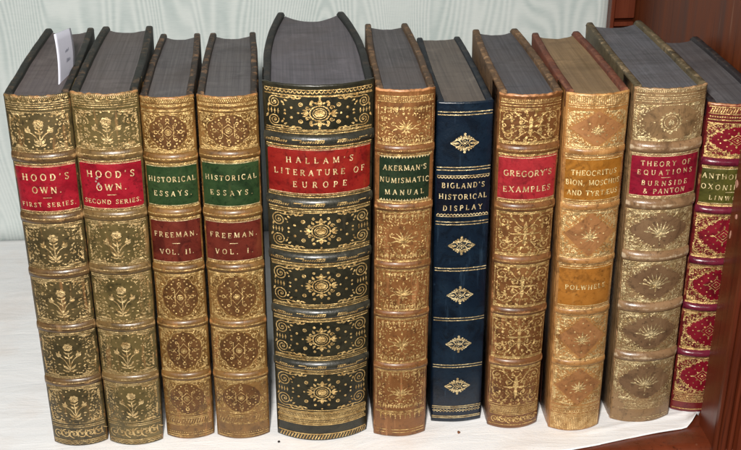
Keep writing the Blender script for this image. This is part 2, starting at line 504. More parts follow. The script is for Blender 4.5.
def filler(D, zc, hw, hh, keep, step=1.7):
    """small stamps, mirrored left and right, wherever keep(s/hw, z/hh) says so"""
    nz = max(2, int(2 * hh / step)); ns = max(2, int(hw / step))
    for j in range(nz):
        for i in range(ns):
            a = (i + .5 + D.rng.uniform(-.25, .25)) / ns
            b = -1 + 2 * (j + .5 + D.rng.uniform(-.25, .25)) / nz
            if not keep(a, b): continue
            q = D.rng.random()
            an = math.atan2(-b * hh, -a * hw) + D.rng.uniform(-1.1, 1.1)
            ln = step * D.rng.uniform(.7, 1.05)
            cu = D.rng.uniform(-1.6, 1.6)
            r = D.rng.uniform(.2, .34)
            for sg in (1, -1):
                s_, z_ = sg * a * hw, zc + b * hh
                if q < .3: D.disc(s_, z_, r, n=6)
                elif q < .85: D.leaf(s_ + sg * .4, z_, an if sg > 0 else PI - an, ln, .6, cu * sg)
                else: D.ring(s_, z_, .42, .24, n=7)

def frame(D, z0, z1, a=0.93, w=0.3, side=True, dbl=True):
    D.hline(z0, w, a); D.hline(z1, w, a)
    if dbl:
        D.hline(z0 + .75, w * .6, a); D.hline(z1 - .75, w * .6, a)
    if side:
        for sg in (1, -1): D.vline(sg * D.sp.Lh * a, z0, z1, w * .8)

def m_flower(D, zc, hw, hh):
    D.curve([(0, zc - hh * .74), (.25, zc - hh * .3), (0, zc + hh * .16)], .5)
    for sg in (1, -1):
        D.curve([(0, zc - hh * .6), (sg * hw * .14, zc - hh * .22), (sg * hw * .3, zc - hh * .04)], .42)
        D.disc(sg * hw * .35, zc + hh * .04, 1.35, 1.15)
        D.leaf(sg * hw * .35, zc + hh * .1, PI / 2 + sg * .3, 2.1, .8)
        D.leaf(sg * hw * .36, zc + hh * .06, PI / 2 - sg * .8, 2.0, .7)
        D.leaf(sg * .2, zc - hh * .66, PI / 2 - sg * 1.0, hh * .36, 1.1, sg * .6)
        D.leaf(sg * .2, zc - hh * .76, PI / 2 - sg * 1.45, hh * .3, .95, sg * .5)
        D.leaf(sg * .3, zc - hh * .14, PI / 2 - sg * .8, hh * .24, .85, 0)
        D.leaf(sg * .3, zc + hh * .1, PI / 2 - sg * 1.1, hh * .2, .7, sg * .4)
        D.leaf(sg * hw * .5, zc - hh * .22, (.5 if sg > 0 else PI - .5), 2.2, .8, sg * .5)
        D.leaf(sg * hw * .3, zc - hh * .42, (.2 if sg > 0 else PI - .2), 2.0, .75, -sg * .5)
    for k in range(7):
        a = k * 2 * PI / 7 + .4
        D.disc(1.75 * math.cos(a), zc + hh * .42 + 1.6 * math.sin(a), .8, n=7)
    D.ring(0, zc + hh * .42, 1.0, .34); D.disc(0, zc + hh * .42, .5)
    dots(D, zc, hw, hh, [(.34, .56), (.46, .78), (.24, .84), (.54, .34), (.12, .93), (.6, .02)], .42)
    for sx in (1, -1):
        for sz in (1, -1):
            corner_leaves(D, sx * hw * .98, zc + sz * hh * .97, -sx, -sz, hw * .55, hh * .8, 5, .8, False)
            D.ring(sx * hw * .66, zc + sz * hh * .34, .62, .3)
    filler(D, zc, hw * .98, hh * .95, lambda a, b: (a / .62) ** 2 + (b / 1.08) ** 2 > 1, 1.75)

def m_knot(D, zc, hw, hh):
    m = min(hw, hh)
    a, b = hw * .4, hh * .56
    D.stroke([(0, zc + b), (a, zc), (0, zc - b), (-a, zc)], .42, True)
    D.stroke([(0, zc + b * .66), (a * .66, zc), (0, zc - b * .66), (-a * .66, zc)], .3, True)
    k = .42
    for sg in (1, -1):
        D.stroke([(-a * k * 1.7, zc + sg * b * k), (a * k * 1.7, zc + sg * b * k)], .34)
        D.stroke([(sg * a * k * 1.2, zc - b * k * 1.7), (sg * a * k * 1.2, zc + b * k * 1.7)], .34)
        D.ring(sg * a * 1.18, zc, .85, .42); D.ring(0, zc + sg * b * 1.16, .85, .42)
        for s2 in (1, -1):
            D.ring(sg * a * .72, zc + s2 * b * .72, .65, .34)
    D.disc(0, zc, .9); D.ring(0, zc, 1.5, .3)
    dots(D, zc, hw, hh, [(.42, .5), (.22, .76), (.54, .22), (.0, .84), (.6, 0), (.3, .62), (.52, .4)], .44)
    # quatrefoil border
    for sx in (1, -1):
        for sz in (1, -1):
            pts = [(sx * hw * x, zc + sz * hh * y) for x, y in ((.08, .93), (.3, .9), (.46, .78), (.52, .6), (.66, .5), (.74, .28), (.72, .08))]
            D.curve(pts, .34)
            for (x, y) in ((.2, .95), (.4, .88), (.53, .72), (.62, .58), (.74, .42), (.78, .2)):
                D.leaf(sx * hw * x, zc + sz * hh * y, math.atan2(sz, sx) + D.rng.uniform(-.4, .4), 1.6, .7)
            corner_leaves(D, sx * hw * .98, zc + sz * hh * .98, -sx, -sz, hw * .4, hh * .45, 4, .8, False)
            for q in range(3):
                D.stroke([(sx * hw * (.72 + .08 * q), zc + sz * hh * (.98 - .05 * q)), (sx * hw * (.84 + .05 * q), zc + sz * hh * (.6 - .08 * q))], .32)
        D.leaf(sx * hw * .96, zc, PI / 2 + sx * PI / 2, 2.6, 1.0)
    filler(D, zc, hw * .98, hh * .96, lambda a, b: (a / .78) ** 2 + (b / .98) ** 2 > 1, 1.5)

def m_medallion(D, zc, hw, hh):
    D.disc(0, zc, 2.3, 1.8, 14)
    D.ring(0, zc, 3.2, .32, 2.7, 18)
    D.ring(0, zc, 4.6, .45, 4.0, 20)
    for i in range(16):
        a = 2 * PI * i / 16
        D.disc(4.6 * math.cos(a), zc + 4.0 * math.sin(a), .36 if i % 2 else .5, n=6)
    for sz in (1, -1):
        D.leaf(0, zc + sz * 4.1, sz * PI / 2, 3.6, 1.9)
        D.disc(0, zc + sz * hh * .92, .5)
        for sx in (1, -1):
            D.leaf(sx * 1.2, zc + sz * 4.9, sz * PI / 2 - sx * sz * .7, 2.0, .9, -sx * sz)
            D.spiral(sx * 5.6, zc + sz * 3.0, 1.25, 1.1, sx * sz, 0, .42)
            D.leaf(sx * 3.4, zc + sz * 3.9, math.atan2(sz, sx), 2.4, 1.1, sx * sz * .6)
    for sx in (1, -1):
        D.leaf(sx * 4.8, zc, 0 if sx > 0 else PI, 3.8, 1.5)
        D.leaf(sx * 5.6, zc + .5, (0 if sx > 0 else PI) + sx * .8, 2.8, .9, -sx * .9)
        D.leaf(sx * 5.6, zc - .5, (0 if sx > 0 else PI) - sx * .8, 2.8, .9, sx * .9)
        D.disc(sx * 10, zc, .5)
        for sz in (1, -1):
            D.disc(sx * hw * .14, zc + sz * hh * .7, .72)
            D.ring(sx * hw * .335, zc + sz * hh * .52, .85, .45); D.disc(sx * hw * .335, zc + sz * hh * .52, .3)
            D.disc(sx * hw * .5, zc + sz * hh * .3, .65)
            D.disc(sx * hw * .62, zc + sz * hh * .1, .55)
            D.disc(sx * hw * .64, zc + sz * hh * .44, .4)
            # big volute with attendant leaves
            D.spiral(sx * hw * .82, zc + sz * hh * .55, hh * .36, 2.1, -sx * sz, PI / 2 * sz, .5)
            D.curve([(sx * hw * .82, zc + sz * hh * .91), (sx * hw * .66, zc + sz * hh * .86), (sx * hw * .52, zc + sz * hh * .93), (sx * hw * .38, zc + sz * hh * .86)], .45)
            for x, y, a in ((.38, .87, 2.7), (.44, .92, 2.2), (.5, .88, 3.4), (.58, .84, 2.4), (.64, .76, 3.6), (.7, .9, 2.5), (.69, .66, 4.0)):
                D.leaf(sx * hw * x, zc + sz * hh * y, a if sx > 0 and sz > 0 else (PI - a if sz > 0 else (-a if sx > 0 else PI + a)), 1.9, .85, .3)
            D.leaf(sx * hw * .95, zc + sz * hh * .2, sz * PI / 2 + sx * .3, 2.6, .9, sx * .5)
        for q in range(4):
            D.disc(sx * hw * (.75 + .065 * q), zc, .5)
            D.leaf(sx * hw * (.75 + .065 * q), zc, PI / 2, 1.5, .5); D.leaf(sx * hw * (.75 + .065 * q), zc, -PI / 2, 1.5, .5)

def lace(D, z, sz, hw, ext=.9, h=3.0, n=9, dip=True):
    """a lacy border that hangs from the line z towards sz"""
    for i in range(n):
        x = -ext + 2 * ext * (i + .5) / n
        k = 1.0 if not dip else .55 + .45 * abs(x)
        D.leaf(x * hw - .5, z, sz * PI / 2 + .35, h * k, .75, -.5)
        D.leaf(x * hw + .5, z, sz * PI / 2 - .35, h * k, .75, .5)
        D.disc(x * hw, z + sz * h * k * 1.1, .32, n=6)
        D.spiral(x * hw + hw / n, z + sz * h * .35, h * .22, 1.0, 1, 0, .26, False)

def m_palmette(D, zc, hw, hh):
    lace(D, zc + hh * .96, -1, hw, .86, hh * .34, 8)
    lace(D, zc - hh * .96, 1, hw, .86, hh * .34, 8)
    for sg in (1, -1):
        for i, (a, ln) in enumerate(((.12, .52), (.5, .5), (.92, .46), (1.35, .4))):
            D.leaf(sg * .25, zc - hh * .22, PI / 2 - sg * a, hh * ln, .72, -sg * .5)
        D.curve([(sg * .4, zc - hh * .28), (sg * hw * .22, zc - hh * .22), (sg * hw * .36, zc - hh * .05), (sg * hw * .5, zc - hh * .02), (sg * hw * .52, zc + hh * .1)], .38)
        D.spiral(sg * hw * .44, zc + hh * .12, .9, 1, sg, 0, .3)
        D.leaf(sg * .3, zc - hh * .32, -PI / 2 + sg * .9, hh * .24, .75, sg * .6)
        D.leaf(sg * hw * .3, zc - hh * .2, -sg * .3 if sg > 0 else PI + .3, hh * .26, .7, .4)
        D.leaf(sg * hw * .86, zc - hh * .35, PI / 2 + sg * .2, hh * .3, .8, -sg * .4)
        D.leaf(sg * hw * .86, zc + hh * .4, -PI / 2 - sg * .2, hh * .26, .7, sg * .4)
    D.ring(0, zc - hh * .28, .75, .35); D.leaf(0, zc - hh * .34, -PI / 2, hh * .2, .9)
    D.leaf(0, zc + hh * .28, PI / 2, hh * .2, .8)
    filler(D, zc, hw * .96, hh * .94, lambda a, b: (a / .7) ** 2 + (b / .62) ** 2 > 1, 1.7)
    dots(D, zc, hw, hh, [(.48, .36), (.68, .12), (.24, .52), (.6, .5), (.82, 0), (.4, .58), (.12, .6), (.7, .34)], .33)

def m_lozenge(D, zc, a=7.2, b=5.0):
    for sg in (1, -1):
        # pointed ends: an open leaf with a vein
        for s2 in (1, -1):
            D.curve([(sg * 2.0, zc + s2 * .3), (sg * a * .42, zc + s2 * b * .36), (sg * a * .62, zc + s2 * b * .34), (sg * a * .82, zc + s2 * b * .16), (sg * a * 1.02, zc)], .5)
            D.leaf(sg * a * .42, zc + s2 * b * .36, math.atan2(s2 * .75, -sg), 2.5, .85, -sg * s2 * .5)
            D.disc(sg * a * .44, zc + s2 * b * .58, .55)
            D.disc(sg * a * .60, zc + s2 * b * .46, .42)
            D.disc(sg * a * .29, zc + s2 * b * .76, .5)
            D.spiral(sg * a * .2, zc + s2 * b * .5, .85, 1.1, sg * s2, 0, .36)
            D.leaf(sg * .2, zc + s2 * b * .48, s2 * PI / 2 - sg * s2 * .5, 2.0, .8, sg * s2 * .5)
        D.leaf(sg * a * .4, zc, 0 if sg > 0 else PI, a * .48, 1.2)
        D.disc(0, zc + sg * (b + .1), .62)
        D.leaf(0, zc + sg * b * .52, sg * PI / 2, 2.4, 1.1)
        D.stroke([(-1.3, zc - sg * 1.1), (1.3, zc + sg * 1.1)], .34)
        D.disc(sg * 1.45, zc, .42); D.disc(0, zc + sg * 1.45, .42)
    D.disc(0, zc, .55)

def m_scrolls(D, zc, hw, hh):
    for sx in (1, -1):
        for sz in (1, -1):
            D.spiral(sx * hw * .74, zc + sz * hh * .6, hh * .26, 1.5, -sx * sz, PI / 2, .48)
            D.curve([(sx * hw * .7, zc + sz * hh * .86), (sx * hw * .46, zc + sz * hh * .8), (sx * hw * .28, zc + sz * hh * .5), (sx * hw * .1, zc + sz * hh * .3)], .42)
            D.spiral(sx * hw * .3, zc + sz * hh * .3, hh * .17, 1.2, sx * sz, 0, .4)
            for x, y, a in ((.5, .86, .4), (.36, .7, -.5), (.2, .86, .9), (.1, .62, .2), (.52, .42, -.8), (.6, .2, .5), (.88, .9, -.9), (.9, .34, 1.3), (.3, .1, .2)):
                D.leaf(sx * hw * x, zc + sz * hh * y, math.atan2(sz * math.sin(a + .8), sx * math.cos(a + .8)), 2.6, 1.0, sx * sz * .8)
            D.disc(sx * hw * .5, zc + sz * hh * .62, .42); D.disc(sx * hw * .14, zc + sz * hh * .94, .4)
            D.disc(sx * hw * .56, zc + sz * hh * .06, .38)
        D.leaf(sx * 1.0, zc, 0 if sx > 0 else PI, hw * .42, 1.2)
        D.ring(sx * hw * .86, zc, .75, .42)
        D.leaf(sx * hw * .92, zc + .9, PI / 2, 2.2, .8, sx * .4); D.leaf(sx * hw * .92, zc - .9, -PI / 2, 2.2, .8, -sx * .4)
    D.leaf(0, zc + .3, PI / 2, hh * .62, 1.7); D.leaf(0, zc - .3, -PI / 2, hh * .62, 1.7)
    D.disc(0, zc, .9)
    filler(D, zc, hw * .97, hh * .95, lambda a, b: D.rng.random() < .62, 1.9)

def m_diamond_corners(D, zc, hw, hh, centre='sprig', rnd=False):
    for sx in (1, -1):
        for sz in (1, -1):
            A, B = hw * .8, hh * .86
            corner_leaves(D, sx * hw, zc + sz * hh, -sx, -sz, A, B, 6, .85, True)
            if not rnd:
                D.stroke([(sx * (hw - A), zc + sz * hh * .97), (sx * hw * .97, zc + sz * (hh - B))], .34)
            for i in range(6):
                t = (i + .5) / 6
                px, pz = sx * (hw - A * (1 - t)), zc + sz * (hh - B * t)
                D.leaf(px, pz, math.atan2(sz * A, sx * B) + .5 * (-1) ** i, 1.9, .8, .4 * (-1) ** i)
                D.disc(px - sx * .7, pz - sz * .7, .3, n=6)
    if rnd: filler(D, zc, hw * .98, hh * .97, lambda a, b: (a / .86) ** 1.4 + (abs(b) / .92) ** 1.4 > 1.05, 1.45)
    else: filler(D, zc, hw * .97, hh * .96, lambda a, b: a / .92 + abs(b) / .98 > 1.12, 1.6)
    if centre == 'sprig':
        for sg in (1, -1):
            for a, ln in ((.35, .42), (.85, .4), (1.4, .34)):
                D.leaf(sg * .2, zc - hh * .16, PI / 2 - sg * a, hh * ln, .85, -sg * .4)
            D.leaf(sg * .2, zc - hh * .2, -PI / 2 + sg * .8, hh * .2, .7, sg * .5)
            D.disc(sg * hw * .3, zc + hh * .3, .45); D.disc(sg * hw * .3, zc - hh * .34, .45); D.disc(sg * hw * .5, zc, .4)
        D.leaf(0, zc - hh * .14, PI / 2, hh * .46, .9)
        D.disc(0, zc - hh * .2, .5); D.disc(0, zc + hh * .7, .45); D.disc(0, zc - hh * .68, .45)
    else:
        for k in range(9):
            a = PI * (k / 8)
            D.leaf(0, zc - hh * .22, a * .86 + .22, hh * (.42 + .26 * math.sin(a)) * (1 + .35 * abs(math.cos(a))), .72, .25 * math.cos(a))
        for sg in (1, -1):
            D.leaf(sg * .4, zc - hh * .26, -PI / 2 + sg * 1.1, hh * .3, .8, sg * .6)
            D.leaf(sg * hw * .3, zc - hh * .05, 0 if sg > 0 else PI, hw * .2, .9)
            D.ring(sg * hw * .34, zc + hh * .14, .6, .34)
        D.disc(0, zc - hh * .26, .7); D.leaf(0, zc - hh * .3, -PI / 2, hh * .24, .8)
        D.disc(0, zc + hh * .72, .4); D.disc(0, zc - hh * .7, .4)

def m_wreath(D, zc, hw, hh):
    m_corners_only(D, zc, hw, hh)
    filler(D, zc, hw * .98, hh * .97, lambda a, b: (a / .8) ** 2 + (abs(b) / 1.05) ** 2 > 1.0, 1.5)
    r = hh * .48
    D.ring(0, zc, r, .45, r * 1.06, 22); D.ring(0, zc, r * .72, .28, r * .78, 18)
    for i in range(16):
        a = 2 * PI * i / 16
        D.leaf(r * math.cos(a), zc + r * 1.06 * math.sin(a), a + 1.0, 1.6, .7)
    D.leaf(-.5, zc - 1.8, PI / 2 + .1, 3.6, 1.1, -.5); D.leaf(.6, zc - 1.8, PI / 2 - .3, 3.0, 1.0, .6)
    D.disc(0, zc - r * 1.35, .5); D.disc(hw * .46, zc, .4); D.disc(-hw * .46, zc, .4)

def m_corners_only(D, zc, hw, hh):
    for sx in (1, -1):
        for sz in (1, -1):
            corner_leaves(D, sx * hw, zc + sz * hh, -sx, -sz, hw * .62, hh * .86, 6, .85, True)

def cusped(zc, a, b, n=44, k=7, amp=.07):
    out = []
    for i in range(n):
        t = 2 * PI * i / n
        c, s = math.cos(t), math.sin(t)
        r = 1 / ((abs(c) ** 1.35 + abs(s) ** 1.35) ** (1 / 1.35))
        r *= 1 + amp * abs(math.sin(t * k))
        out.append((a * r * c, zc + b * r * s))
    return out

def m_lacefield(D, zc, hw, hh):
    a, b = hw * .88, hh * .88
    pts = cusped(zc, a, b, 56, 8, .09)
    D.stroke(pts, .42, True)
    for i in range(0, 56, 2):
        s, z = pts[i]
        an = math.atan2(z - zc, s)
        if abs(s) < hw * .93 and abs(z - zc) < hh * .95:
            D.leaf(s, z, an + .4, 1.5, .7); D.leaf(s, z, an - .4, 1.5, .7)
            D.disc(s * .94, zc + (z - zc) * .94, .3, n=6)
    for sx in (1, -1):
        for sz in (1, -1):
            corner_leaves(D, sx * hw, zc + sz * hh, -sx, -sz, hw * .5, hh * .55, 5, .8, True)
    filler(D, zc, hw * .98, hh * .97, lambda a, b: (a / .86) ** 1.35 + (abs(b) / .86) ** 1.35 > 1.0, 1.35)
    c = hw * .3; d = hh * .34
    D.stroke([(c, zc), (0, zc + d), (-c, zc), (0, zc - d)], .4, True)
    D.stroke([(c * .55, zc), (0, zc + d * .55), (-c * .55, zc), (0, zc - d * .55)], .35, True)
    for sx in (1, -1):
        D.leaf(sx * c, zc, 0 if sx > 0 else PI, hw * .16, .9)
        D.leaf(0, zc + sx * d, sx * PI / 2, hh * .18, .8)
        for sz in (1, -1):
            D.leaf(sx * c * .5, zc + sz * d * .5, math.atan2(sz, sx), 1.6, .8)
    D.disc(0, zc, .55)
    dots(D, zc, hw, hh, [(.3, .4), (.52, .2), (.15, .62), (.6, 0)], .34)

def frieze(D, z0, z1):
    """running scroll between two rules near the tail"""
    n = 6; Lh = D.sp.Lh * .86; h = (z1 - z0) / 2; zc = (z0 + z1) / 2
    for i in range(n):
        s = -Lh + 2 * Lh * (i + .5) / n
        D.spiral(s, zc, h * .72, 1.4, 1 if i % 2 else -1, PI / 2 * (1 if i % 2 else -1), .48)
        D.leaf(s + Lh / n, zc - h * .5, PI / 2 + .4, h * 1.3, .8, -.8)
        D.leaf(s + Lh / n, zc + h * .6, -.8, h * .9, .6, .6)

# ------------------------------------------------------------------ the books
GOLD = {
 'bright': (0.84, 0.58, 0.24), 'pale': (0.86, 0.69, 0.38), 'deep': (0.76, 0.46, 0.13), 'soft': (0.80, 0.58, 0.28)}

books = []
CUR = []
GROUP = 'antique leather bound books standing in a row on the shelf'

def make_book(spec):
    w, b, H, D_ = spec['w'], spec['b'], spec['H'], spec['D']
    seed = spec['seed']
    rng = random.Random(seed * 31)
    sp = Spine(w, b, H, spec.get('bands', []), spec.get('bw', 2.9), spec.get('bh', 1.35), seed)
    lean = math.atan2(spec['lean'], H)
    root = empty('book', (spec['x'] * MM, spec['y'] * MM, spec.get('z', 0.9) * MM), (0, lean, 0))
    tag(root, spec['label'], 'book', GROUP)
    lm = leather('leather_%d' % seed, spec['c1'], spec['c2'], spec['wear'], seed, spec.get('rough', .42), spec.get('wamt', .8))
    bm_ = leather('board_leather_%d' % seed, spec['bc1'], spec['bc2'], spec['bwear'], seed + 20, .62, .70, 52, .5, coat=0.0)
    gm = gold('gilt_%d' % seed, spec.get('gold', GOLD['bright']), seed, spec.get('worn', .45), spec.get('grough', .4))
    gl = gold('gilt_letters_%d' % seed, spec.get('goldl', GOLD['pale']), seed + 5, spec.get('wornl', .425), .36, .25)
    # ---- spine: a solid lens of leather with rounded head and tail caps
    nu = 26
    rows = []       # (z, offset)
    rows += [(0.15, -1.0), (0.35, -.35), (0.9, 0.0)]
    z = 2.0
    while z < H - 1.5:
        rows.append((z, 0.0)); z += 2.0
    rows += [(H - 1.3, 0.05), (H - .8, .15), (H - .25, .05), (H + .1, -.35), (H + .1, -.8), (H - .2, -1.15), (H - 9, -1.3)]
    v, f, wr = [], [], []
    for (zz, off) in rows:
        for i in range(nu + 1):
            s = -sp.Lh + 2 * sp.Lh * i / nu
            jz = 0.0
            if zz > H - 1.5 and zz > H - .9:
                jz = (mnoise.noise(Vector((s * .55, seed * 3.3, 0))) - .1) * spec.get('ragged', .5) * .7
            v.append(sp.pt(s, zz + jz, off, False))
            e = max(0.0, (abs(s) / sp.Lh - .88) / .12) * .95
            e = max(e, min(1.0, max(0.0, (zz - (H - 2.4)) / 2.0)) * spec.get('capwear', 1.0))
            e = max(e, max(0.0, (3.4 - zz) / 3.4) * .8)
            wr.append(max(min(1, e) * .55, (.68 * spec.get('capwear', 1.0)) if zz > H - 1.0 else 0))
    n1 = nu + 1
    for r in range(len(rows) - 1):
        for i in range(nu):
            a = r * n1 + i
            f.append((a, a + 1, a + 1 + n1, a + n1))
    # shoulders: the leather turns round the joint and runs a little way over each board
    nr = len(rows)
    qw = spec.get('quarter', 21.0)
    ends = {}
    for sg in (0, nu):
        cols = [[r * n1 + sg for r in range(nr)]]
        for (kx, yy, groove) in ((1.0, 1.6, 0), (1.0, 3.4, -.35), (1.0, 6.0, 0), (1.0, qw, 0), (.985, qw + .1, 0), (.985, 3.2, 0)):
            c = []
            for r in range(nr):
                x, y, zz = v[r * n1 + sg]
                xs = math.copysign(w / 2 + groove, x) * MM * kx
                top = H - 9 if yy == 3.2 else H - .2
                v.append((xs, (yy + (.5 * mnoise.noise(Vector((zz * 90, seed, sg))) if yy >= qw else 0)) * MM, min(zz, top * MM)))
                wr.append(.45 if yy < 3 else .22)
                c.append(len(v) - 1)
            cols.append(c)
        for a_, b_ in zip(cols, cols[1:]):
            for r in range(nr - 1):
                q = (a_[r], a_[r + 1], b_[r + 1], b_[r])
                f.append(q if sg == 0 else tuple(reversed(q)))
        ends[sg] = cols
    bl, br = ends[0][-1], ends[nu][-1]
    for r in range(nr - 1):
        f.append((bl[r], bl[r + 1], br[r + 1], br[r]))
    f.append(tuple(list(range(nu, -1, -1)) + [c[0] for c in ends[0][1:2]] + [bl[0], br[0]] + [c[0] for c in ends[nu][1:2]]))
    f.append(tuple([(nr - 1) * n1 + i for i in range(nu + 1)] + [br[-1], bl[-1]]))
    spine = link_mesh('spine', v, f, lm, root, True, wr)
    # ---- raised bands, each its own strip of leather over a cord
    bmat = lm
    if 'bandc' in spec:
        bmat = leather('band_leather_%d' % seed, spec['bandc'][0], spec['bandc'][1], spec['bandc'][2], seed + 40, spec.get('brough', .34), .8)
    for zb in sp.bands:
        v, f, wr = [], [], []
        prof = [-1, -.94, -.82, -.64, -.42, -.2, 0, .2, .42, .64, .82, .94, 1]
        for t in prof:
            for i in range(nu + 1):
                s = -sp.Lh + 2 * sp.Lh * i / nu
                zz = zb + t * sp.bw + .22 * mnoise.noise(Vector((s * .12, zb, seed)))
                off = -.12 if abs(t) == 1 else .06
                p = sp.pt(s, zb + t * sp.bw, off)
                v.append((p[0], p[1], zz * MM))
                wr.append(max(0, 1 - abs(t) * 1.3) * spec.get('bandwear', .5) + (.25 if abs(s) > sp.Lh * .9 else 0))
        for r in range(len(prof) - 1):
            for i in range(nu):
                a = r * n1 + i
                f.append((a, a + 1, a + 1 + n1, a + n1))
        link_mesh('raised_band', v, f, bmat, spine, True, wr)
    # ---- gilt tooling and inlays
    G = Draw(sp, .17); G.rng = random.Random(seed)
    I = Draw(sp, .07)
    G.k = spec.get('gk', 1.2)
    G.mat = G.mat1 = gm
    G.mat2 = gold('gilt_rubbed_%d' % seed, spec.get('gold', GOLD['bright']), seed + 3, spec['tailworn'], spec.get('grough', .4)) if 'tailworn' in spec else None
    G.parent = spine
    if 'inlay' in spec:
        I.mat = leather('inlay_%d' % seed, spec['inlay'][0], spec['inlay'][1], spec['inlay'][2], seed + 60, .42, .6, 60)
        I.parent = spine
    CUR[:] = [G, I]
    spec['tool'](G, I, sp, spec)
    if G.mat2: G.mat = G.mat2
    G.cut('gilt_border')
    # ---- title labels
    for lb in spec['labels']:
        z0, z1 = lb['z']
        a = lb.get('a', .95)
        mm_ = leather('label_leather_%d' % seed + lb['name'], lb['c'][0], lb['c'][1], lb['c'][2], seed + 80 + len(lb['name']), .36, .55, 70, .22)
        v, f, wr = [], [], []
        nz = 14
        for r in range(nz + 1):
            zz = z0 + (z1 - z0) * r / nz
            for i in range(nu + 1):
                s = (-1 + 2 * i / nu) * sp.Lh * a
                edge = r in (0, nz) or i in (0, nu)
                v.append(sp.pt(s, zz + (.15 * mnoise.noise(Vector((s * .3, zz, seed))) if edge else 0), -.02 if edge else .2, False))
                wr.append(.45 if edge else .0)
        for r in range(nz):
            for i in range(nu):
                q = r * n1 + i
                f.append((q, q + 1, q + 1 + n1, q + n1))
        lo = link_mesh('title_label', v, f, mm_, root, True, wr)
        T_ = Draw(sp, .29); T_.rng = random.Random(seed + 9)
        hgt = z1 - z0
        for (txt, fr, cap, wd) in lb['rows']:
            zc = z1 - hgt * fr
            if txt == '-':
                T_.hline(zc, .32, 1, -wd / 2, wd / 2)
            else:
                lettering(T_, txt, zc, cap, wd * 2 * sp.Lh * a, lb.get('sc', 0))
        if lb.get('border', True):
            for zz in (z0 + .7, z1 - .7): T_.hline(zz, .32, a * .98)
        if lb.get('teeth'):
            T_.teeth(z0 + .5, lb['teeth'], 1.3, a * .95); T_.teeth(z1 - .5, lb['teeth'], -1.3, a * .95)
        if lb.get('scal'):
            T_.scallops(z0 + 1.2, lb['scal'], 1.0, 1, a * .97, .45); T_.scallops(z1 - 1.2, lb['scal'], 1.0, -1, a * .97, .45)
        T_.build('lettering', gl, lo)
        if lb.get('label'): lo['label'] = lb['label']
        if lb.get('surface_marks'):  # small irregular pale grey spots laid over the label
            S_ = Draw(sp, .33)
            for (sx, sz, r_) in lb['surface_marks']:
                S_.fill([(sx + r_ * (1 + .5 * mnoise.noise(Vector((i * .9, seed, sx)))) * math.cos(i * PI / 6), sz + r_ * 1.3 * (1 + .5 * mnoise.noise(Vector((i * .8, sx, seed)))) * math.sin(i * PI / 6)) for i in range(12)], 2)
            S_.build('pale_spot', plain('pale_label_spot_%d' % seed, srgb(150, 138, 126), .7), lo)
    # ---- boards
    th = spec.get('th', 3.6)
    warp = spec.get('warp', 2.0)
    bH = spec.get('bH', H + .7)
    for sg in (-1, 1):
        v, f, wr = [], [], []
        ny = 30
        xo, xi = w / 2 - .25, w / 2 - .25 - th
        for j in range(ny + 1):
            t = j / ny
            y = 2.0 + (D_ - 2.0) * t
            e = D_ - y
            zt = bH
            rr = 3.5
            if e < rr: zt = bH - (rr - math.sqrt(max(0, rr * rr - (rr - e) ** 2))) * .8
            zt += .28 * mnoise.noise(Vector((y * .11, seed, sg)))
            wx = warp * max(0, t - .25) ** 2 / .5625
            wd = .25 * mnoise.noise(Vector((y * .05, seed * 2, sg * 3)))
            c = .95
            ce = .6 if j == ny else 0
            loop = [(xo - wx - ce, 0.0), (xo - wx - ce, zt - c), (xo - wx - c * .3, zt - c * .3), (xo - wx - c, zt), (xi - wx + c, zt), (xi - wx + c * .3, zt - c * .3), (xi - wx + ce, zt - c), (xi - wx + ce, 0.0)]
            for (px, pz) in loop:
                v.append((sg * (px + wd) * MM, y * MM, pz * MM))
                wr.append(0.58 if pz > zt - .3 else (.5 if pz > 2 and j > ny - 2 else .15))
        for j in range(ny):
            for k in range(8):
                a, c2 = j * 8 + k, j * 8 + (k + 1) % 8
                q = (a, c2, c2 + 8, a + 8)
                f.append(q if sg > 0 else tuple(reversed(q)))
        f.append(tuple(range(7, -1, -1)) if sg > 0 else tuple(range(8)))
        f.append(tuple(ny * 8 + k for k in range(8)) if sg > 0 else tuple(ny * 8 + k for k in range(7, -1, -1)))
        bo = link_mesh('cover_board', v, f, bm_, root, True, wr)
        bo.data.set_sharp_from_angle(angle=math.radians(50))
    # ---- page block with hollow fore-edge
    pm = paper_block('page_edges_%d' % seed, spec['p1'], spec['p2'], seed)
    v, f = [], []
    hw = w / 2 - th - .3
    nx, ny = 44, 26
    sq = spec.get('square', 2.6)
    zt = bH - sq
    dp = D_ - 3.5
    hol = spec.get('hollow', b * .95)
    def px(i, t):
        u = -1 + 2 * i / nx
        wx = warp * max(0, t - .25) ** 2 / .5625
        return u * (hw - wx + .25)
    def py(i, t):
        u = -1 + 2 * i / nx
        back = dp - hol * (1 - u * u) + .25 * mnoise.noise(Vector((i * .8, seed, 5)))
        front = -b * (1 - u * u) + spec.get('gap', 1.75)
        return front + (back - front) * t
    for j in range(ny + 1):
        for i in range(nx + 1):
            t = j / ny
            u = -1 + 2 * i / nx
            zz = zt + .22 * mnoise.noise(Vector((i * .12, t * 1.4, seed))) + .04 * mnoise.noise(Vector((i * 2.3, t * .6, seed + 3)))
            v.append((px(i, t) * MM, py(i, t) * MM, zz * MM))
    m1 = nx + 1
    for j in range(ny):
        for i in range(nx):
            a = j * m1 + i
            f.append((a, a + 1, a + 1 + m1, a + m1))
    # walls down to the tail edge
    edge = [i for i in range(nx + 1)] + [j * m1 + nx for j in range(1, ny + 1)] + [ny * m1 + i for i in range(nx - 1, -1, -1)] + [j * m1 for j in range(ny - 1, 0, -1)]
    base = len(v)
    for k in edge:
        v.append((v[k][0], v[k][1], 3.2 * MM))
    ne = len(edge)
    for k in range(ne):
        k2 = (k + 1) % ne
        f.append((edge[k], base + k, base + k2, edge[k2]))
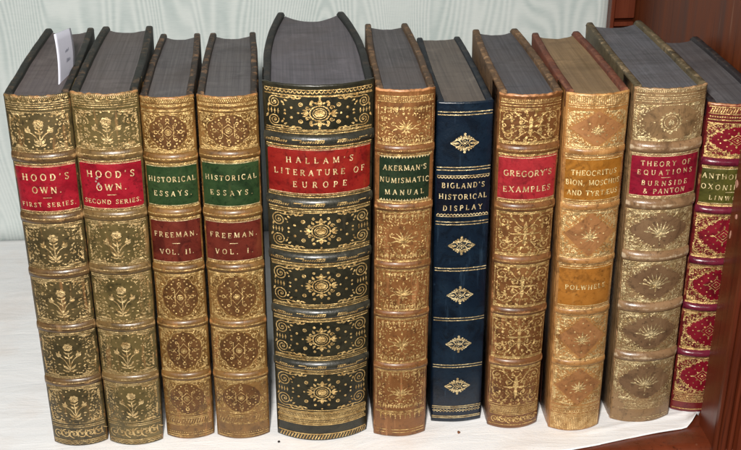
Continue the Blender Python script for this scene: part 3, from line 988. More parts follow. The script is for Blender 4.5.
    f.append(tuple(base + k for k in range(ne - 1, -1, -1)))
    pb = link_mesh('page_block', v, f, pm, root, True)
    pb.data.set_sharp_from_angle(angle=math.radians(40))
    # ---- headband: a thin stitched roll behind the head cap
    v, f = [], []
    nh = 40
    for i in range(nh + 1):
        u = -1 + 2 * i / nh
        s = u * sp.Lh * .86
        r = .32 + .08 * (i % 2)
        for k in range(6):
            a = 2 * PI * k / 6
            p = sp.pt(s, zt + .25 + r * math.sin(a), -1.55 + r * math.cos(a), False)
            v.append(p)
    for i in range(nh):
        for k in range(6):
            a, c = i * 6 + k, i * 6 + (k + 1) % 6
            f.append((a, c, c + 6, a + 6))
    link_mesh('headband', v, f, plain('headband_silk_%d' % seed, spec.get('hb', srgb(96, 62, 44)), .7, .4), root, True)
    kt = spec.get('taper', 0.0)        # the books are a little thicker at the head
    if kt:
        for o in root.children_recursive:
            for vv in o.data.vertices: vv.co.x *= 1 + kt * vv.co.z / (H * MM)
    books.append(root)
    return root

def compartments(spec, sp):
    zs = [spec['tail']] + sorted(sp.bands) + [spec['head']]
    return list(zip(zs, zs[1:]))          # bottom to top

def band_rules(G, sp, w=.34, a=.95, crest='none', k=1.22, dbl=True, n=40):
    for zb in sp.bands:
        for sg in (1, -1):
            G.hline(zb + sg * sp.bw * k, w * 1.35, a)
            if dbl: G.hline(zb + sg * (sp.bw * k + .75), w * .55, a)
        if crest == 'hatch':
            Lh = sp.Lh * a
            for i in range(n):
                if G.rng.random() < .8:
                    s = -Lh + 2 * Lh * (i + .5) / n
                    G.stroke([(s - .45, zb - .45), (s + .35, zb + .45)], .42)
        elif crest == 'line': G.hline(zb, w, a)
        elif crest == 'flute':
            G.ticks(zb - sp.bw * .7, zb + sp.bw * .7, n, .42, a)
        elif crest == 'bead':
            G.beads(zb - .2, n, .3, a)
        elif crest == 'off':
            G.hline(zb + .5, .3, .9)
        G.cut('gilt_rule')

def panels(spec, sp, skip, m=1.5):
    for i, (z0, z1) in enumerate(compartments(spec, sp)):
        if i in skip: continue
        lo = z0 + (sp.bw * 1.22 + m if i > 0 else 1.2)
        hi = z1 - (sp.bw * 1.22 + m if i < len(sp.bands) else 1.2)
        D = CUR[0]
        D.xf = (D.rng.uniform(-.3, .3), D.rng.uniform(-.22, .22), D.rng.uniform(-.014, .014), (lo + hi) / 2)
        yield i, (lo + hi) / 2, (hi - lo) / 2
        D.xf = None
        if i == 0 and CUR[0].mat2: CUR[0].mat = CUR[0].mat2      # the tooling is rubbed at the tail
        CUR[0].cut('gilt_ornament'); CUR[1].cut('leather_inlay')
        CUR[0].mat = CUR[0].mat1

# tooling schemes -----------------------------------------------------------
def tool_flower(G, I, sp, spec):
    band_rules(G, sp, .34, .95, 'off', 1.15)
    for i, zc, hh in panels(spec, sp, (4,), .9):
        m_flower(G, zc, sp.Lh * .93, hh)
        G.hline(zc + hh, .3, .94); G.hline(zc - hh, .3, .94)
    H = sp.H
    G.ticks(H - 1.1, H - .05, 36, .34, .95)
    for k, z in enumerate((H - 3.6, H - 4.7, H - 5.8, H - 7.0)): G.hline(z, .34, .95)
    G.ticks(H - .9, H - 2.3, 34, .3, .95, .4)
    for k in range(12):
        G.leaf((k / 11 * 2 - 1) * sp.Lh * .85, H - 2.6, -.4 + (k % 2) * .8, 1.8, .6)
    G.cut('gilt_border')
    for z in (spec['tail'] - .3, spec['tail'] - 1.4, 4.2, 3.2): G.hline(z, .36, .95)
    frieze(G, 4.7, spec['tail'] - 1.8)
    G.scallops(1.6, 12, .7, 1, .93, .3)

def tool_knot(G, I, sp, spec):
    band_rules(G, sp, .5, .95, 'line', 1.2)
    for i, zc, hh in panels(spec, sp, (3, 4), .8):
        hw = sp.Lh * .93
        I.fill([(hw * .74 * r * math.cos(t), zc + hh * .93 * r * math.sin(t)) for t, r in ((2 * PI * k / 48, 1 - .07 * abs(math.sin(4 * PI * k / 48))) for k in range(48))], 7)
        m_knot(G, zc, hw, hh)
        G.hline(zc + hh, .36, .94); G.hline(zc - hh, .36, .94)
    H = sp.H
    G.ticks(H - 1.1, H - .05, 32, .34, .95)
    for z in (H - 3.9, H - 4.6, H - 6.6, H - 7.2): G.hline(z, .42, .95)
    G.ticks(H - 1.0, H - 2.9, 30, .34, .94, .9)
    G.cut('gilt_border')
    t = spec['tail']
    for z in (t - .2, t - 1.2, t - 5.2, t - 6.0, 3.6, 2.2): G.hline(z, .4, .94)
    G.ticks(t - 4.6, t - 1.8, 18, .4, .9, 1.0)
    G.beads(5.0, 22, .3)

def tool_hallam(G, I, sp, spec):
    for zb in sp.bands:
        for sg in (1, -1):
            G.hline(zb + sg * (sp.bw + .5), .5, .96); G.hline(zb + sg * (sp.bw + 1.6), .32, .96)
        Lh = sp.Lh * .93
        n = 46
        for i in range(n):
            s = -Lh + 2 * Lh * (i + .5) / n
            if (i // 5) % 3 != 2:
                G.stroke([(s - .5, zb - .9), (s + .3, zb + .15)], .55)
        for q in range(5):
            s = -Lh + 2 * Lh * (q + .5) / 5
            G.stroke([(s - 2.2, zb + .6), (s + 2.2, zb + .6)], .34)
        G.cut('gilt_rule')
    for i, zc, hh in panels(spec, sp, (4,), 2.0):
        m_medallion(G, zc, sp.Lh * .95, hh)
        G.hline(zc + hh + .3, .5, .95); G.hline(zc - hh - .3, .5, .95)
    H = sp.H
    G.scallops(H - 3.2, 26, 1.2, -1, .95, .45); G.hline(H - 2.7, .38, .95); G.hline(H - 5.6, .4, .95)
    G.cut('gilt_border')
    t = spec['tail']
    for z in (t - .6, t - 1.5, t - 4.4, t - 5.3, t - 8.2, t - 9.2, 4.8): G.hline(z, .55, .96)
    G.ticks(t - 3.9, t - 2.1, 56, .4, .94, .7); G.ticks(t - 7.6, t - 6.0, 56, .4, .94, -.7)
    G.ticks(1.4, 4.2, 30, .55, .95, 1.4)

def tool_palmette(G, I, sp, spec):
    band_rules(G, sp, .42, .93, 'bead', 1.12, True, 34)
    for i, zc, hh in panels(spec, sp, (4,), .6):
        m_palmette(G, zc, sp.Lh * .9, hh)
        for sg in (1, -1): G.vline(sg * sp.Lh * .9, zc - hh, zc + hh, .26)
    H = sp.H
    for z in (H - 3.4, H - 6.3): G.hline(z, .4, .93)
    G.ticks(H - 5.8, H - 3.9, 30, .34, .9)
    G.cut('gilt_border')
    t = spec['tail']
    for z in (t - .2, t - 1.0, 5.2, 3.4): G.hline(z, .38, .92)
    lace(G, t - 1.4, -1, sp.Lh * .9, .9, 3.4, 9, False)

def tool_navy(G, I, sp, spec):
    for z in spec['rules']:
        G.hline(z + .8, .42, .97); G.hline(z - .8, .42, .97)
        G.cut('gilt_rule')
    for z in spec['orn']:
        m_lozenge(G, z)
        G.cut('gilt_ornament')
    G.cut('gilt_border')
    t = spec['tail']
    for z in (t, t - 1.2, 4.6, 3.5): G.hline(z, .42, .97)
    Lh = sp.Lh * .95
    for i in range(15):
        s = -Lh + 2 * Lh * (i + .5) / 15
        G.stroke([(s - .8, t - 3.0), (s, t - 2.2), (s + .8, t - 3.0), (s, t - 3.8)], .35, True)

def tool_scrolls(G, I, sp, spec):
    band_rules(G, sp, .5, .95, 'bead', 1.15, True, 40)
    for i, zc, hh in panels(spec, sp, (4,), .8):
        m_scrolls(G, zc, sp.Lh * .92, hh)
        G.hline(zc + hh, .3, .93); G.hline(zc - hh, .3, .93)
        for sg in (1, -1): G.vline(sg * sp.Lh * .93, zc - hh, zc + hh, .26)
    H = sp.H
    G.ticks(H - 2.6, H - 4.0, 34, .4, .93); G.hline(H - 4.6, .42, .94); G.hline(H - 6.0, .36, .94); G.hline(H - 7.6, .42, .94)
    G.cut('gilt_border')
    t = spec['tail']
    for z in (t - .2, t - 4.6, t - 5.6, 3.0): G.hline(z, .4, .94)
    G.ticks(t - 4.0, t - .8, 40, .3, .92, .8)
    frieze(G, 3.4, t - 6)

def tool_diamond(G, I, sp, spec):
    for zb in sp.bands:
        G.ticks(zb - 1.5, zb + 1.5, 38, .42, .93)
        for sg in (1, -1):
            G.hline(zb + sg * 2.1, .36, .94); G.hline(zb + sg * 3.0, .45, .94)
        G.cut('gilt_rule')
    for i, zc, hh in panels(spec, sp, (2, 4), .5):
        hw = sp.Lh * .9
        I.fill([(hw * .92 * math.cos(t) / (abs(math.cos(t)) + abs(math.sin(t))), zc + hh * .98 * math.sin(t) / (abs(math.cos(t)) + abs(math.sin(t)))) for t in (2 * PI * k / 40 for k in range(40))], 7)
        m_diamond_corners(G, zc, hw, hh, 'sprig')
        for sg in (1, -1): G.vline(sg * sp.Lh * .92, zc - hh, zc + hh, .26)
    H = sp.H
    G.ticks(H - 5.4, H - 1.4, 30, .5, .92); G.hline(H - 6.0, .42, .93); G.hline(H - 7.2, .42, .93)
    for z in (H - 1.0,): G.hline(z, .3, .92)
    G.cut('gilt_border')
    t = spec['tail']
    for z in (t, t - .9, t - 5.6, t - 6.5): G.hline(z, .38, .93)
    Lh = sp.Lh * .88
    for i in range(11):
        s = -Lh + 2 * Lh * (i + .5) / 11
        G.ring(s, t - 3.2, 1.35, .4, 1.2, 10); G.disc(s, t - 3.2, .35)
    G.ticks(1.3, t - 7.0, 30, .5, .93)

def tool_faded(G, I, sp, spec):
    band_rules(G, sp, .4, .95, 'none', 1.2, True)
    for i, zc, hh in panels(spec, sp, (4,), .7):
        hw = sp.Lh * .93
        if i == 5:
            m_wreath(G, zc, hw, hh)
        else:
            I.fill(cusped(zc, hw * .86, hh * .92, 48, 6, .06), 7)
            m_diamond_corners(G, zc, hw, hh, 'fan', True)
        for sg in (1, -1): G.vline(sg * sp.Lh * .95, zc - hh, zc + hh, .3)
        G.hline(zc + hh, .3, .95); G.hline(zc - hh, .3, .95)
    H = sp.H
    G.ticks(H - .8, H - 2.2, 40, .32, .95, .4)
    G.ticks(H - 1.1, H - .05, 40, .34, .95)
    for z in (H - 3.6, H - 5.0, H - 6.0, H - 7.2): G.hline(z, .32, .95)
    G.cut('gilt_border')
    t = spec['tail']
    for z in (t - .2, t - 1.2, t - 4.8, 4.0): G.hline(z, .36, .95)
    G.ticks(t - 4.2, t - 1.8, 40, .34, .94, .5)
    G.scallops(2.0, 16, .9, 1, .94, .3)

def tool_lace(G, I, sp, spec):
    band_rules(G, sp, .45, .96, 'none', 1.12, True)
    for i, zc, hh in panels(spec, sp, (4,), .5):
        hw = sp.Lh * .95
        I.fill(cusped(zc, hw * .88, hh * .88, 56, 8, .09), 7)
        m_lacefield(G, zc, hw, hh)
        G.hline(zc + hh, .32, .96); G.hline(zc - hh, .32, .96)
    H = sp.H
    for z in (H - 1.8, H - 5.6, H - 9.0): G.hline(z, .5, .96)
    G.ticks(H - 5.0, H - 2.4, 26, .5, .94, .9); G.beads(H - 7.3, 26, .42)
    G.cut('gilt_border')
    t = spec['tail']
    for z in (t, t - 1.2, t - 5.2, 2.6): G.hline(z, .5, .96)
    G.ticks(t - 4.6, t - 1.8, 32, .45, .94, .6)

red = (srgb(132, 14, 30), srgb(154, 22, 38), srgb(120, 60, 40))
green = (srgb(30, 52, 26), srgb(48, 68, 36), srgb(110, 90, 50))
maroon = (srgb(84, 28, 20), srgb(106, 42, 29), srgb(140, 84, 50))
GREY1, GREY2 = srgb(84, 82, 88), srgb(104, 102, 108)

X = lambda l, r: (l + r) / 2
make_book(dict(seed=1, x=-123.8, y=-.3, w=30.2, b=5, H=211.6, D=112, taper=0.06, lean=.6, head=204, tail=14.6,
    bands=[178.5, 144.3, 111.9, 78.5, 43.5], bw=2.8, bh=1.43,
    label='dark olive green book with flower tooling, a paper slip sticking out of its pages',
    bandc=(srgb(84, 62, 38), srgb(110, 84, 52), srgb(178, 138, 92)), c1=srgb(60, 52, 31), c2=srgb(92, 77, 45), wear=srgb(180, 124, 76), bandwear=.55,
    bc1=srgb(20, 22, 18), bc2=srgb(36, 36, 29), bwear=srgb(98, 76, 55), p1=srgb(91, 82, 85), p2=srgb(109, 101, 100),
    gold=GOLD['soft'], worn=.44, tool=tool_flower, ragged=1.0,
    labels=[dict(name='a', z=(148.2, 174.6), c=red, rows=[("HOOD'S", .25, 4.0, .74), ('OWN.', .52, 3.9, .46), ('-', .68, 0, 4.2), ('FIRST SERIES.', .83, 2.7, .88)])]))
make_book(dict(seed=2, x=-92.2, y=-2, w=30.0, b=5, H=212.5, D=112, taper=0.11, lean=2.4, head=205, tail=15.4,
    bands=[179.9, 145.7, 114.0, 78.8, 45.2], bw=2.8, bh=1.43,
    label='lighter olive green book with flower tooling and a red label spotted pale',
    bandc=(srgb(96, 74, 42), srgb(122, 96, 58), srgb(182, 146, 98)), c1=srgb(74, 64, 35), c2=srgb(108, 91, 52), wear=srgb(184, 130, 82), bandwear=.55,
    bc1=srgb(20, 22, 18), bc2=srgb(36, 36, 29), bwear=srgb(100, 78, 56), p1=srgb(86, 81, 81), p2=srgb(106, 100, 100),
    gold=GOLD['soft'], worn=.455, tool=tool_flower, ragged=1.0,
    labels=[dict(name='a', z=(149.6, 176), c=red, surface_marks=[(-6.3, 167.2, .55), (-6.9, 165.4, .4), (-5.7, 164.0, .6), (-5.2, 162.4, .35), (-6.5, 163.2, .3)],
        rows=[("HOOD'S", .25, 4.0, .74), ('OWN.', .52, 3.9, .46), ('-', .68, 0, 4.2), ('SECOND SERIES.', .83, 2.7, .9)])]))
tan34 = dict(c1=srgb(96, 66, 31), c2=srgb(130, 94, 48), wear=srgb(192, 130, 76), bc1=srgb(42, 34, 28), bc2=srgb(60, 47, 36), bwear=srgb(142, 106, 72),
    p1=srgb(86, 82, 85), p2=srgb(103, 100, 100), inlay=(srgb(84, 54, 27), srgb(106, 71, 37), srgb(130, 86, 46)), gold=GOLD['bright'], worn=.44, tailworn=.52, tool=tool_knot, bw=2.7, bh=1.56, bandwear=.6)
make_book(dict(tan34, seed=3, x=-61.4, y=1.2, w=27.0, b=4.5, H=208.3, D=106, taper=0, lean=1.8, head=201, tail=15.9,
    bands=[175.6, 144.5, 111.2, 77, 43],
    label='narrower brown book with green and dark red labels, beside the olive green pair',
    labels=[dict(name='a', z=(148.4, 171.8), c=green, rows=[('HISTORICAL', .34, 3.2, .9), ('ESSAYS.', .68, 3.2, .72)]),
            dict(name='bb', z=(115.2, 140.8), c=maroon, rows=[('FREEMAN.', .34, 3.3, .84), ('-', .54, 0, 4.2), ('VOL. II.', .74, 3.3, .66)])]))
make_book(dict(tan34, seed=4, x=-30.9, y=-.6, w=30.2, b=5, H=208.7, D=106, taper=0.01, lean=1.6, head=201, tail=17.0,
    bands=[177.3, 143.9, 111.9, 77, 43.1],
    label='wider brown book with green and dark red labels, against the thick black book',
    labels=[dict(name='a', z=(148, 173.4), c=green, rows=[('HISTORICAL', .34, 3.2, .88), ('ESSAYS.', .68, 3.2, .72)]),
            dict(name='bb', z=(115.8, 140), c=maroon, rows=[('FREEMAN.', .34, 3.3, .82), ('-', .54, 0, 4.2), ('VOL. I.', .74, 3.3, .66)])]))
make_book(dict(seed=5, x=14.6, y=-1.8, w=51.5, b=9, H=215.5, D=127, taper=0.09, lean=2.0, head=210.5, tail=20.5,
    bands=[186.2, 151, 118.8, 84.9, 51.4], bw=3.0, bh=2.08, warp=8.0, hollow=12, bH=215, bandwear=.25,
    label='thickest book of the row, black with gilt medallions and a wide red label',
    c1=srgb(29, 28, 19), c2=srgb(48, 45, 31), wear=srgb(72, 64, 48), capwear=.4, rough=.36, wamt=.6,
    bc1=srgb(16, 18, 17), bc2=srgb(28, 29, 27), bwear=srgb(62, 50, 40), p1=srgb(86, 84, 90), p2=srgb(106, 102, 109),
    bandc=(srgb(40, 40, 34), srgb(62, 60, 50), srgb(120, 112, 92)), gold=GOLD['bright'], worn=.41, tool=tool_hallam, ragged=.3, hb=srgb(40, 36, 34),
    labels=[dict(name='a', z=(155.8, 181.6), c=(srgb(118, 20, 18), srgb(142, 34, 24), srgb(150, 80, 40)), rows=[("HALLAM'S", .25, 3.6, .62), ('LITERATURE OF', .51, 3.6, .86), ('EUROPE', .77, 3.6, .5)])]))
make_book(dict(seed=6, x=59.2, y=-6.2, w=29.8, b=4.2, H=211.6, D=113, taper=0.012, lean=1.0, head=204.5, tail=18.3,
    bands=[179.6, 146.8, 112.4, 82, 48.2], bw=2.4, bh=1.30, warp=2.5, bandwear=.5,
    label='caramel brown book with a dark green label, right of the thick black book',
    c1=srgb(106, 66, 33), c2=srgb(132, 87, 47), wear=srgb(196, 138, 90),
    bc1=srgb(72, 54, 38), bc2=srgb(98, 74, 50), bwear=srgb(168, 128, 88), p1=srgb(75, 73, 75), p2=srgb(99, 95, 97),
    gold=GOLD['bright'], worn=.455, tailworn=.48, tool=tool_palmette, ragged=.8,
    labels=[dict(name='a', z=(150.2, 176.4), c=(srgb(24, 38, 24), srgb(36, 50, 30), srgb(90, 80, 50)), a=.86, teeth=17, rows=[("AKERMAN'S", .27, 3.2, .84), ('NUMISMATIC', .53, 3.2, .96), ('MANUAL', .79, 3.2, .76)])]))
make_book(dict(seed=7, x=93.6, y=3.5, w=29.2, b=2.2, H=200, D=112, taper=0.005, lean=-1.3, head=200, tail=11.6,
    label='navy blue flat-spined book with small gilt lozenges, the only blue one',
    rules=[193.9, 162.8, 130.8, 102.4, 70.6, 39.4], orn=[177.4, 117.2, 86.2, 54.2, 25.6],
    c1=srgb(9, 20, 34), c2=srgb(16, 33, 48), wear=srgb(52, 72, 90), capwear=.5, rough=.34, wamt=.5, ragged=.4, hollow=1.5, square=1.6,
    bc1=srgb(15, 22, 32), bc2=srgb(26, 34, 44), bwear=srgb(60, 56, 54), p1=srgb(95, 89, 85), p2=srgb(114, 106, 98),
    gold=GOLD['pale'], worn=.38, tool=tool_navy, warp=1.5, hb=srgb(30, 40, 60),
    labels=[dict(name='a', z=(134.2, 159.6), c=(srgb(9, 13, 26), srgb(14, 20, 36), srgb(50, 54, 66)), border=True, a=.97, scal=16, rows=[("BIGLAND'S", .25, 3.3, .8), ('HISTORICAL', .51, 3.3, .9), ('DISPLAY', .77, 3.3, .74)])]))
make_book(dict(seed=8, x=126.0, y=-2.6, w=29.2, b=5, H=206.4, D=111, taper=0.12, lean=-1.0, head=199, tail=15.7,
    bands=[176.5, 143.2, 111.4, 79.3, 45.8], bw=2.7, bh=1.62, bandwear=.6, warp=2.5,
    label='golden brown book with pinkish red label and scroll tooling, right of the navy book',
    c1=srgb(97, 59, 30), c2=srgb(127, 84, 45), wear=srgb(196, 138, 92),
    bc1=srgb(84, 62, 42), bc2=srgb(112, 84, 56), bwear=srgb(176, 138, 98), p1=srgb(77, 75, 80), p2=srgb(95, 94, 98),
    gold=GOLD['bright'], worn=.44, tailworn=.47, tool=tool_scrolls, ragged=.9,
    labels=[dict(name='a', z=(147.2, 172.4), c=(srgb(146, 32, 40), srgb(166, 46, 50), srgb(170, 110, 80)), rows=[("GREGORY'S", .38, 3.6, .8), ('EXAMPLES', .74, 3.6, .8)])]))
make_book(dict(seed=9, x=161.4, y=-7.6, w=29.6, b=5, H=207.6, D=103, taper=0.1, lean=-3.0, head=200, tail=17.4,
    bands=[175.9, 144.4, 112.1, 80.2, 46.8], bw=2.0, bh=0.91, bandwear=.3, warp=2.0,
    label='orange tan book with fluted bands, tooled diamonds and beige page tops',
    c1=srgb(150, 102, 54), c2=srgb(176, 126, 72), wear=srgb(214, 166, 104),
    bc1=srgb(92, 50, 36), bc2=srgb(118, 66, 46), bwear=srgb(140, 92, 66), p1=srgb(132, 108, 76), p2=srgb(152, 126, 92),
    inlay=(srgb(146, 98, 58), srgb(166, 116, 72), srgb(176, 120, 78)), gold=(0.92, .66, .31), worn=.425, wornl=.33, goldl=(.95, .76, .38), tool=tool_diamond, ragged=.5, hb=srgb(120, 60, 40),
    labels=[dict(name='a', z=(148.0, 172.4), a=.92, c=(srgb(144, 90, 28), srgb(164, 108, 38), srgb(184, 136, 74)), rows=[('THEOCRITUS', .33, 3.2, .78), ('BION, MOSCHUS', .56, 3.2, .94), ('AND TYRT\u00c6US', .8, 3.2, .88)]),
            dict(name='bb', z=(83.8, 108.6), a=.92, c=(srgb(148, 92, 32), srgb(168, 110, 44), srgb(190, 138, 74)), rows=[('POLWHELE', .5, 3.2, .74)])]))
make_book(dict(seed=10, x=202.4, y=-1.8, w=35.1, b=5.5, H=207.7, D=116, taper=0.085, lean=-4.4, head=200, tail=15.0,
    bands=[175.2, 142.3, 110.8, 78.5, 46.1], bw=3.2, bh=2.08, bandwear=.7, warp=2.0,
    label='faded grey brown book with purplish diamonds and a crimson label',
    c1=srgb(114, 88, 58), c2=srgb(144, 113, 78), wear=srgb(196, 152, 112),
    bc1=srgb(76, 66, 46), bc2=srgb(104, 90, 64), bwear=srgb(172, 148, 114), p1=srgb(91, 94, 98), p2=srgb(114, 114, 121),
    inlay=(srgb(102, 76, 54), srgb(122, 94, 66), srgb(146, 118, 88)), gold=GOLD['pale'], worn=.455, tailworn=.52, tool=tool_faded, ragged=1.0,
    bandc=(srgb(124, 94, 66), srgb(150, 118, 86), srgb(200, 178, 148)), brough=.3,
    labels=[dict(name='a', z=(146.6, 171), c=(srgb(122, 14, 38), srgb(142, 24, 44), srgb(130, 60, 50)), rows=[('THEORY OF', .2, 3.1, .72), ('EQUATIONS', .41, 3.1, .8), ('-', .53, 0, 4.5), ('BURNSIDE', .66, 3.1, .66), ('& PANTON', .85, 3.1, .6)])]))
make_book(dict(seed=11, x=238.2, y=4.6, w=29.6, b=4.5, H=195.1, D=116, taper=0.14, lean=.2, head=185.6, tail=12.9,
    bands=[162.2, 133.7, 102.1, 72.5, 41.6], bw=2.5, bh=2.21, bandwear=.1, warp=1.5,
    label='red and gold book with an olive label, last against the cabinet side',
    c1=srgb(90, 19, 24), c2=srgb(111, 35, 31), wear=srgb(184, 128, 84),
    bc1=srgb(34, 30, 34), bc2=srgb(50, 44, 46), bwear=srgb(84, 70, 62), p1=srgb(91, 89, 92), p2=srgb(108, 106, 109),
    inlay=(srgb(108, 10, 26), srgb(130, 18, 36), srgb(140, 50, 44)), bandc=(srgb(92, 24, 42), srgb(114, 36, 54), srgb(150, 90, 100)), brough=.24,
    gold=GOLD['bright'], worn=.43, tool=tool_lace, ragged=.5,
    labels=[dict(name='a', z=(137.2, 159), c=(srgb(64, 62, 20), srgb(84, 80, 32), srgb(130, 110, 60)), rows=[('ANTHOLOGIA', .24, 3.3, .96), ('OXONIENSIS', .52, 3.3, .96), ('-', .66, 0, 4.5), ('LINWOOD', .82, 2.8, .66)])]))

# ------------------------------------------------------------------ paper slip tucked in the first book
slip = empty('paper_slip', (-0.1158, 0.017, 0.2065), (0, math.radians(.5), math.radians(-7.5)))
tag(slip, 'white paper slip tucked upright into the pages of the leftmost olive green book', 'paper slip')
v, f = [], []
n = 8
W_, H_ = .0245, .0305
for i in range(n + 1):
    for j in range(n + 1):
        y = W_ * i / n; z = H_ * j / n - .004 * (i / n)
        v.append((.0026 * math.sin(j / n * 2.4) * (.6 + .4 * i / n), y, z))
k = len(v)
v += [(a + .00035, b_, c) for a, b_, c in v]
for i in range(n):
    for j in range(n):
        a = i * (n + 1) + j
        f.append((a, a + 1, a + n + 2, a + n + 1)); f.append((k + a, k + a + n + 1, k + a + n + 2, k + a + 1))
rim = [i * (n + 1) for i in range(n + 1)] + [n * (n + 1) + j for j in range(1, n + 1)] + [i * (n + 1) + n for i in range(n - 1, -1, -1)] + [j for j in range(n - 1, 0, -1)]
for a, b_ in zip(rim, rim[1:] + rim[:1]):
    f.append((a, b_, k + b_, k + a))
link_mesh('paper', v, f, plain('slip_paper', srgb(222, 224, 240), .6, .05), slip, True)
v, f = [], []
rg = random.Random(4)
for r in range(2):
    for c in range(2):
        y0 = .0105 + c * .0026 + r * .0012; z0 = .0175 - r * .0055
        for q in range(3):
            m = len(v); yy = y0 + q * .001; hgt = rg.uniform(.0009, .0022)
            for (dy, dz) in ((0, 0), (.0004, 0), (.0006, hgt), (.0002, hgt)):
                zz = z0 + dz
                v.append((.0026 * math.sin((zz + .004 * yy / W_) / H_ * 2.4) * (.6 + .4 * yy / W_) + .00055, yy + dy, zz))
            f.append((m, m + 1, m + 2, m + 3))
link_mesh('ink_marks', v, f, plain('blue_grey_ink', srgb(70, 78, 104), .7), slip, False)

# ------------------------------------------------------------------ shelf cloth
cm = cloth_mat()
v, f = [], []
nx, ny = 170, 90
XL, XR = -.62, .2425
def cloth_front(x):
    y = -.0255 + .21 * (x - .168)
    if x > .225: y += ((x - .225) / .018) ** 2 * .016
    return max(-.0305, y) + .0006 * math.sin(x * 70)
for i in range(nx + 1):
    x = XL + (XR - XL) * (i / nx) ** .7
    y0, y1 = cloth_front(x), .2645
    for j in range(ny + 1):
        t = (j / ny) ** 1.6
        y = y0 + (y1 - y0) * t
        z = .0006 + .0009 * max(0, mnoise.noise(Vector((x * 16, y * 60, 2))))
        z = min(z, .0011) if -.14 < x < .255 and y > -.012 else z
        d = y - y0
        if x > .2275 and y < -.0005:      # the end curls up against the stile
            q = min(1, (x - .2275) / .009); e = min(1, max(0, (-.0005 - y) / .008))
            z += .0085 * q ** 1.5 * e * e * (3 - 2 * e)
        z += .0011 * math.exp(-((d - .012) / .0016) ** 2) * (1 if x > .17 else 0) * .6
        v.append((x, y, z))
m1 = ny + 1
for i in range(nx):
    for j in range(ny):
        a = i * m1 + j
        f.append((a, a + m1, a + m1 + 1, a + 1))
base = len(v)
th = .0013
v += [(x, y + (0.0004 if k_ % m1 == 0 else 0), max(z - th, -.0004 if False else z - th)) for k_, (x, y, z) in enumerate(list(v))]
for i in range(nx):
    for j in range(ny):
        a = base + i * m1 + j
        f.append((a, a + 1, a + m1 + 1, a + m1))
    f.append((i * m1, base + i * m1, base + (i + 1) * m1, (i + 1) * m1))
    a = i * m1 + ny
    f.append((a, a + m1, base + a + m1, base + a))
for j in range(ny):
    a = nx * m1 + j
    f.append((a, base + a, base + a + 1, a + 1))
    f.append((j, j + 1, base + j + 1, base + j))
cl = link_mesh('shelf_cloth', v, f, cm, None, True)
tag(cl, 'white cloth spread on the shelf under the books, curling up at its right end', 'cloth')

# crumbs of leather lying on the cloth
for (x, y, r, lab, c) in ((-.0106, -.0105, .0008, 'tiny black speck lying on the white cloth in front of the thick black book', srgb(34, 28, 26)),
                          (.0935, -.0095, .0010, 'tiny brown leather crumb lying on the white cloth in front of the navy blue book', srgb(120, 74, 44))):
    v, f = [], []
    rg = random.Random(int(x * 1e5))
    nr_, ns = 5, 9
    for i in range(nr_):
        a = -PI / 2 + PI * i / (nr_ - 1)
        for j in range(ns):
            q = r * rg.uniform(.7, 1.25)
            v.append((q * math.cos(a) * math.cos(2 * PI * j / ns), q * 1.3 * math.cos(a) * math.sin(2 * PI * j / ns), q * .55 * math.sin(a)))
    for i in range(nr_ - 1):
        for j in range(ns):
            f.append((i * ns + j, i * ns + (j + 1) % ns, (i + 1) * ns + (j + 1) % ns, (i + 1) * ns + j))
    o = link_mesh('leather_crumb', v, f, plain('crumb_%d' % int(abs(x) * 1e4), c, .8), None, False)
    o.location = (x, y, .0018)
    tag(o, lab, 'crumb')

# ------------------------------------------------------------------ cabinet
mah = wood('mahogany', srgb(78, 36, 17), srgb(116, 57, 27), srgb(140, 74, 34), 1.3, .46, .22)
mah2 = wood('mahogany_stile', srgb(68, 28, 15), srgb(106, 46, 25), srgb(134, 68, 40), 4.1, .24)
mah3 = wood('mahogany_post', srgb(80, 34, 20), srgb(104, 48, 27), srgb(96, 42, 24), 7.7, .3)
cab = empty('cabinet', (0, 0, -.02))
tag(cab, 'polished reddish brown wooden cabinet whose shelf and side enclose the row of books', 'cabinet')
def cab_part(name, bl, mat, bev=.0012):
    v, f = [], []
    for q in bl: box(v, f, *q, bev)
    v = [(x, y, z + .02) for x, y, z in v]
    return link_mesh(name, v, f, mat, cab, False)
# shelf board with a rounded nose
v, f = [], []
prof = [(.30, -.001), (-.026, -.001)]
for k in range(9):
    a = PI / 2 * (1 - k / 8)
    prof.append((-.026 - .007 * math.cos(a), -.008 + .007 * math.sin(a)))
prof += [(-.033, -.016), (-.0295, -.018), (-.0285, -.022), (-.0285, -.034), (.30, -.034)]
for x in (-.64, .258):
    for (y, z) in prof: v.append((x, y, z + .02))
k = len(prof)
for i in range(k): f.append((i, k + i, k + (i + 1) % k, (i + 1) % k))
f.append(tuple(range(k))); f.append(tuple(range(2 * k - 1, k - 1, -1)))
sb = link_mesh('shelf_board', v, f, mah2, cab, False)
cab_part('side_panel', [(.2575, .285, -.02, .285, -.25, .62)], mah)
cab_part('back_panel', [(-.66, .30, .271, .284, -.25, .62)], mah)
# back corner post with a sunk field
cab_part('corner_post', [(.2385, .2415, .257, .2705, .0, .60), (.2415, .2570, .2595, .2705, .0, .158), (.2415, .2570, .2595, .2705, .1605, .1640), (.2415, .2570, .2595, .2705, .1665, .60), (.2545, .2574, .258, .2595, .0, .1585)], mah3, .0006)
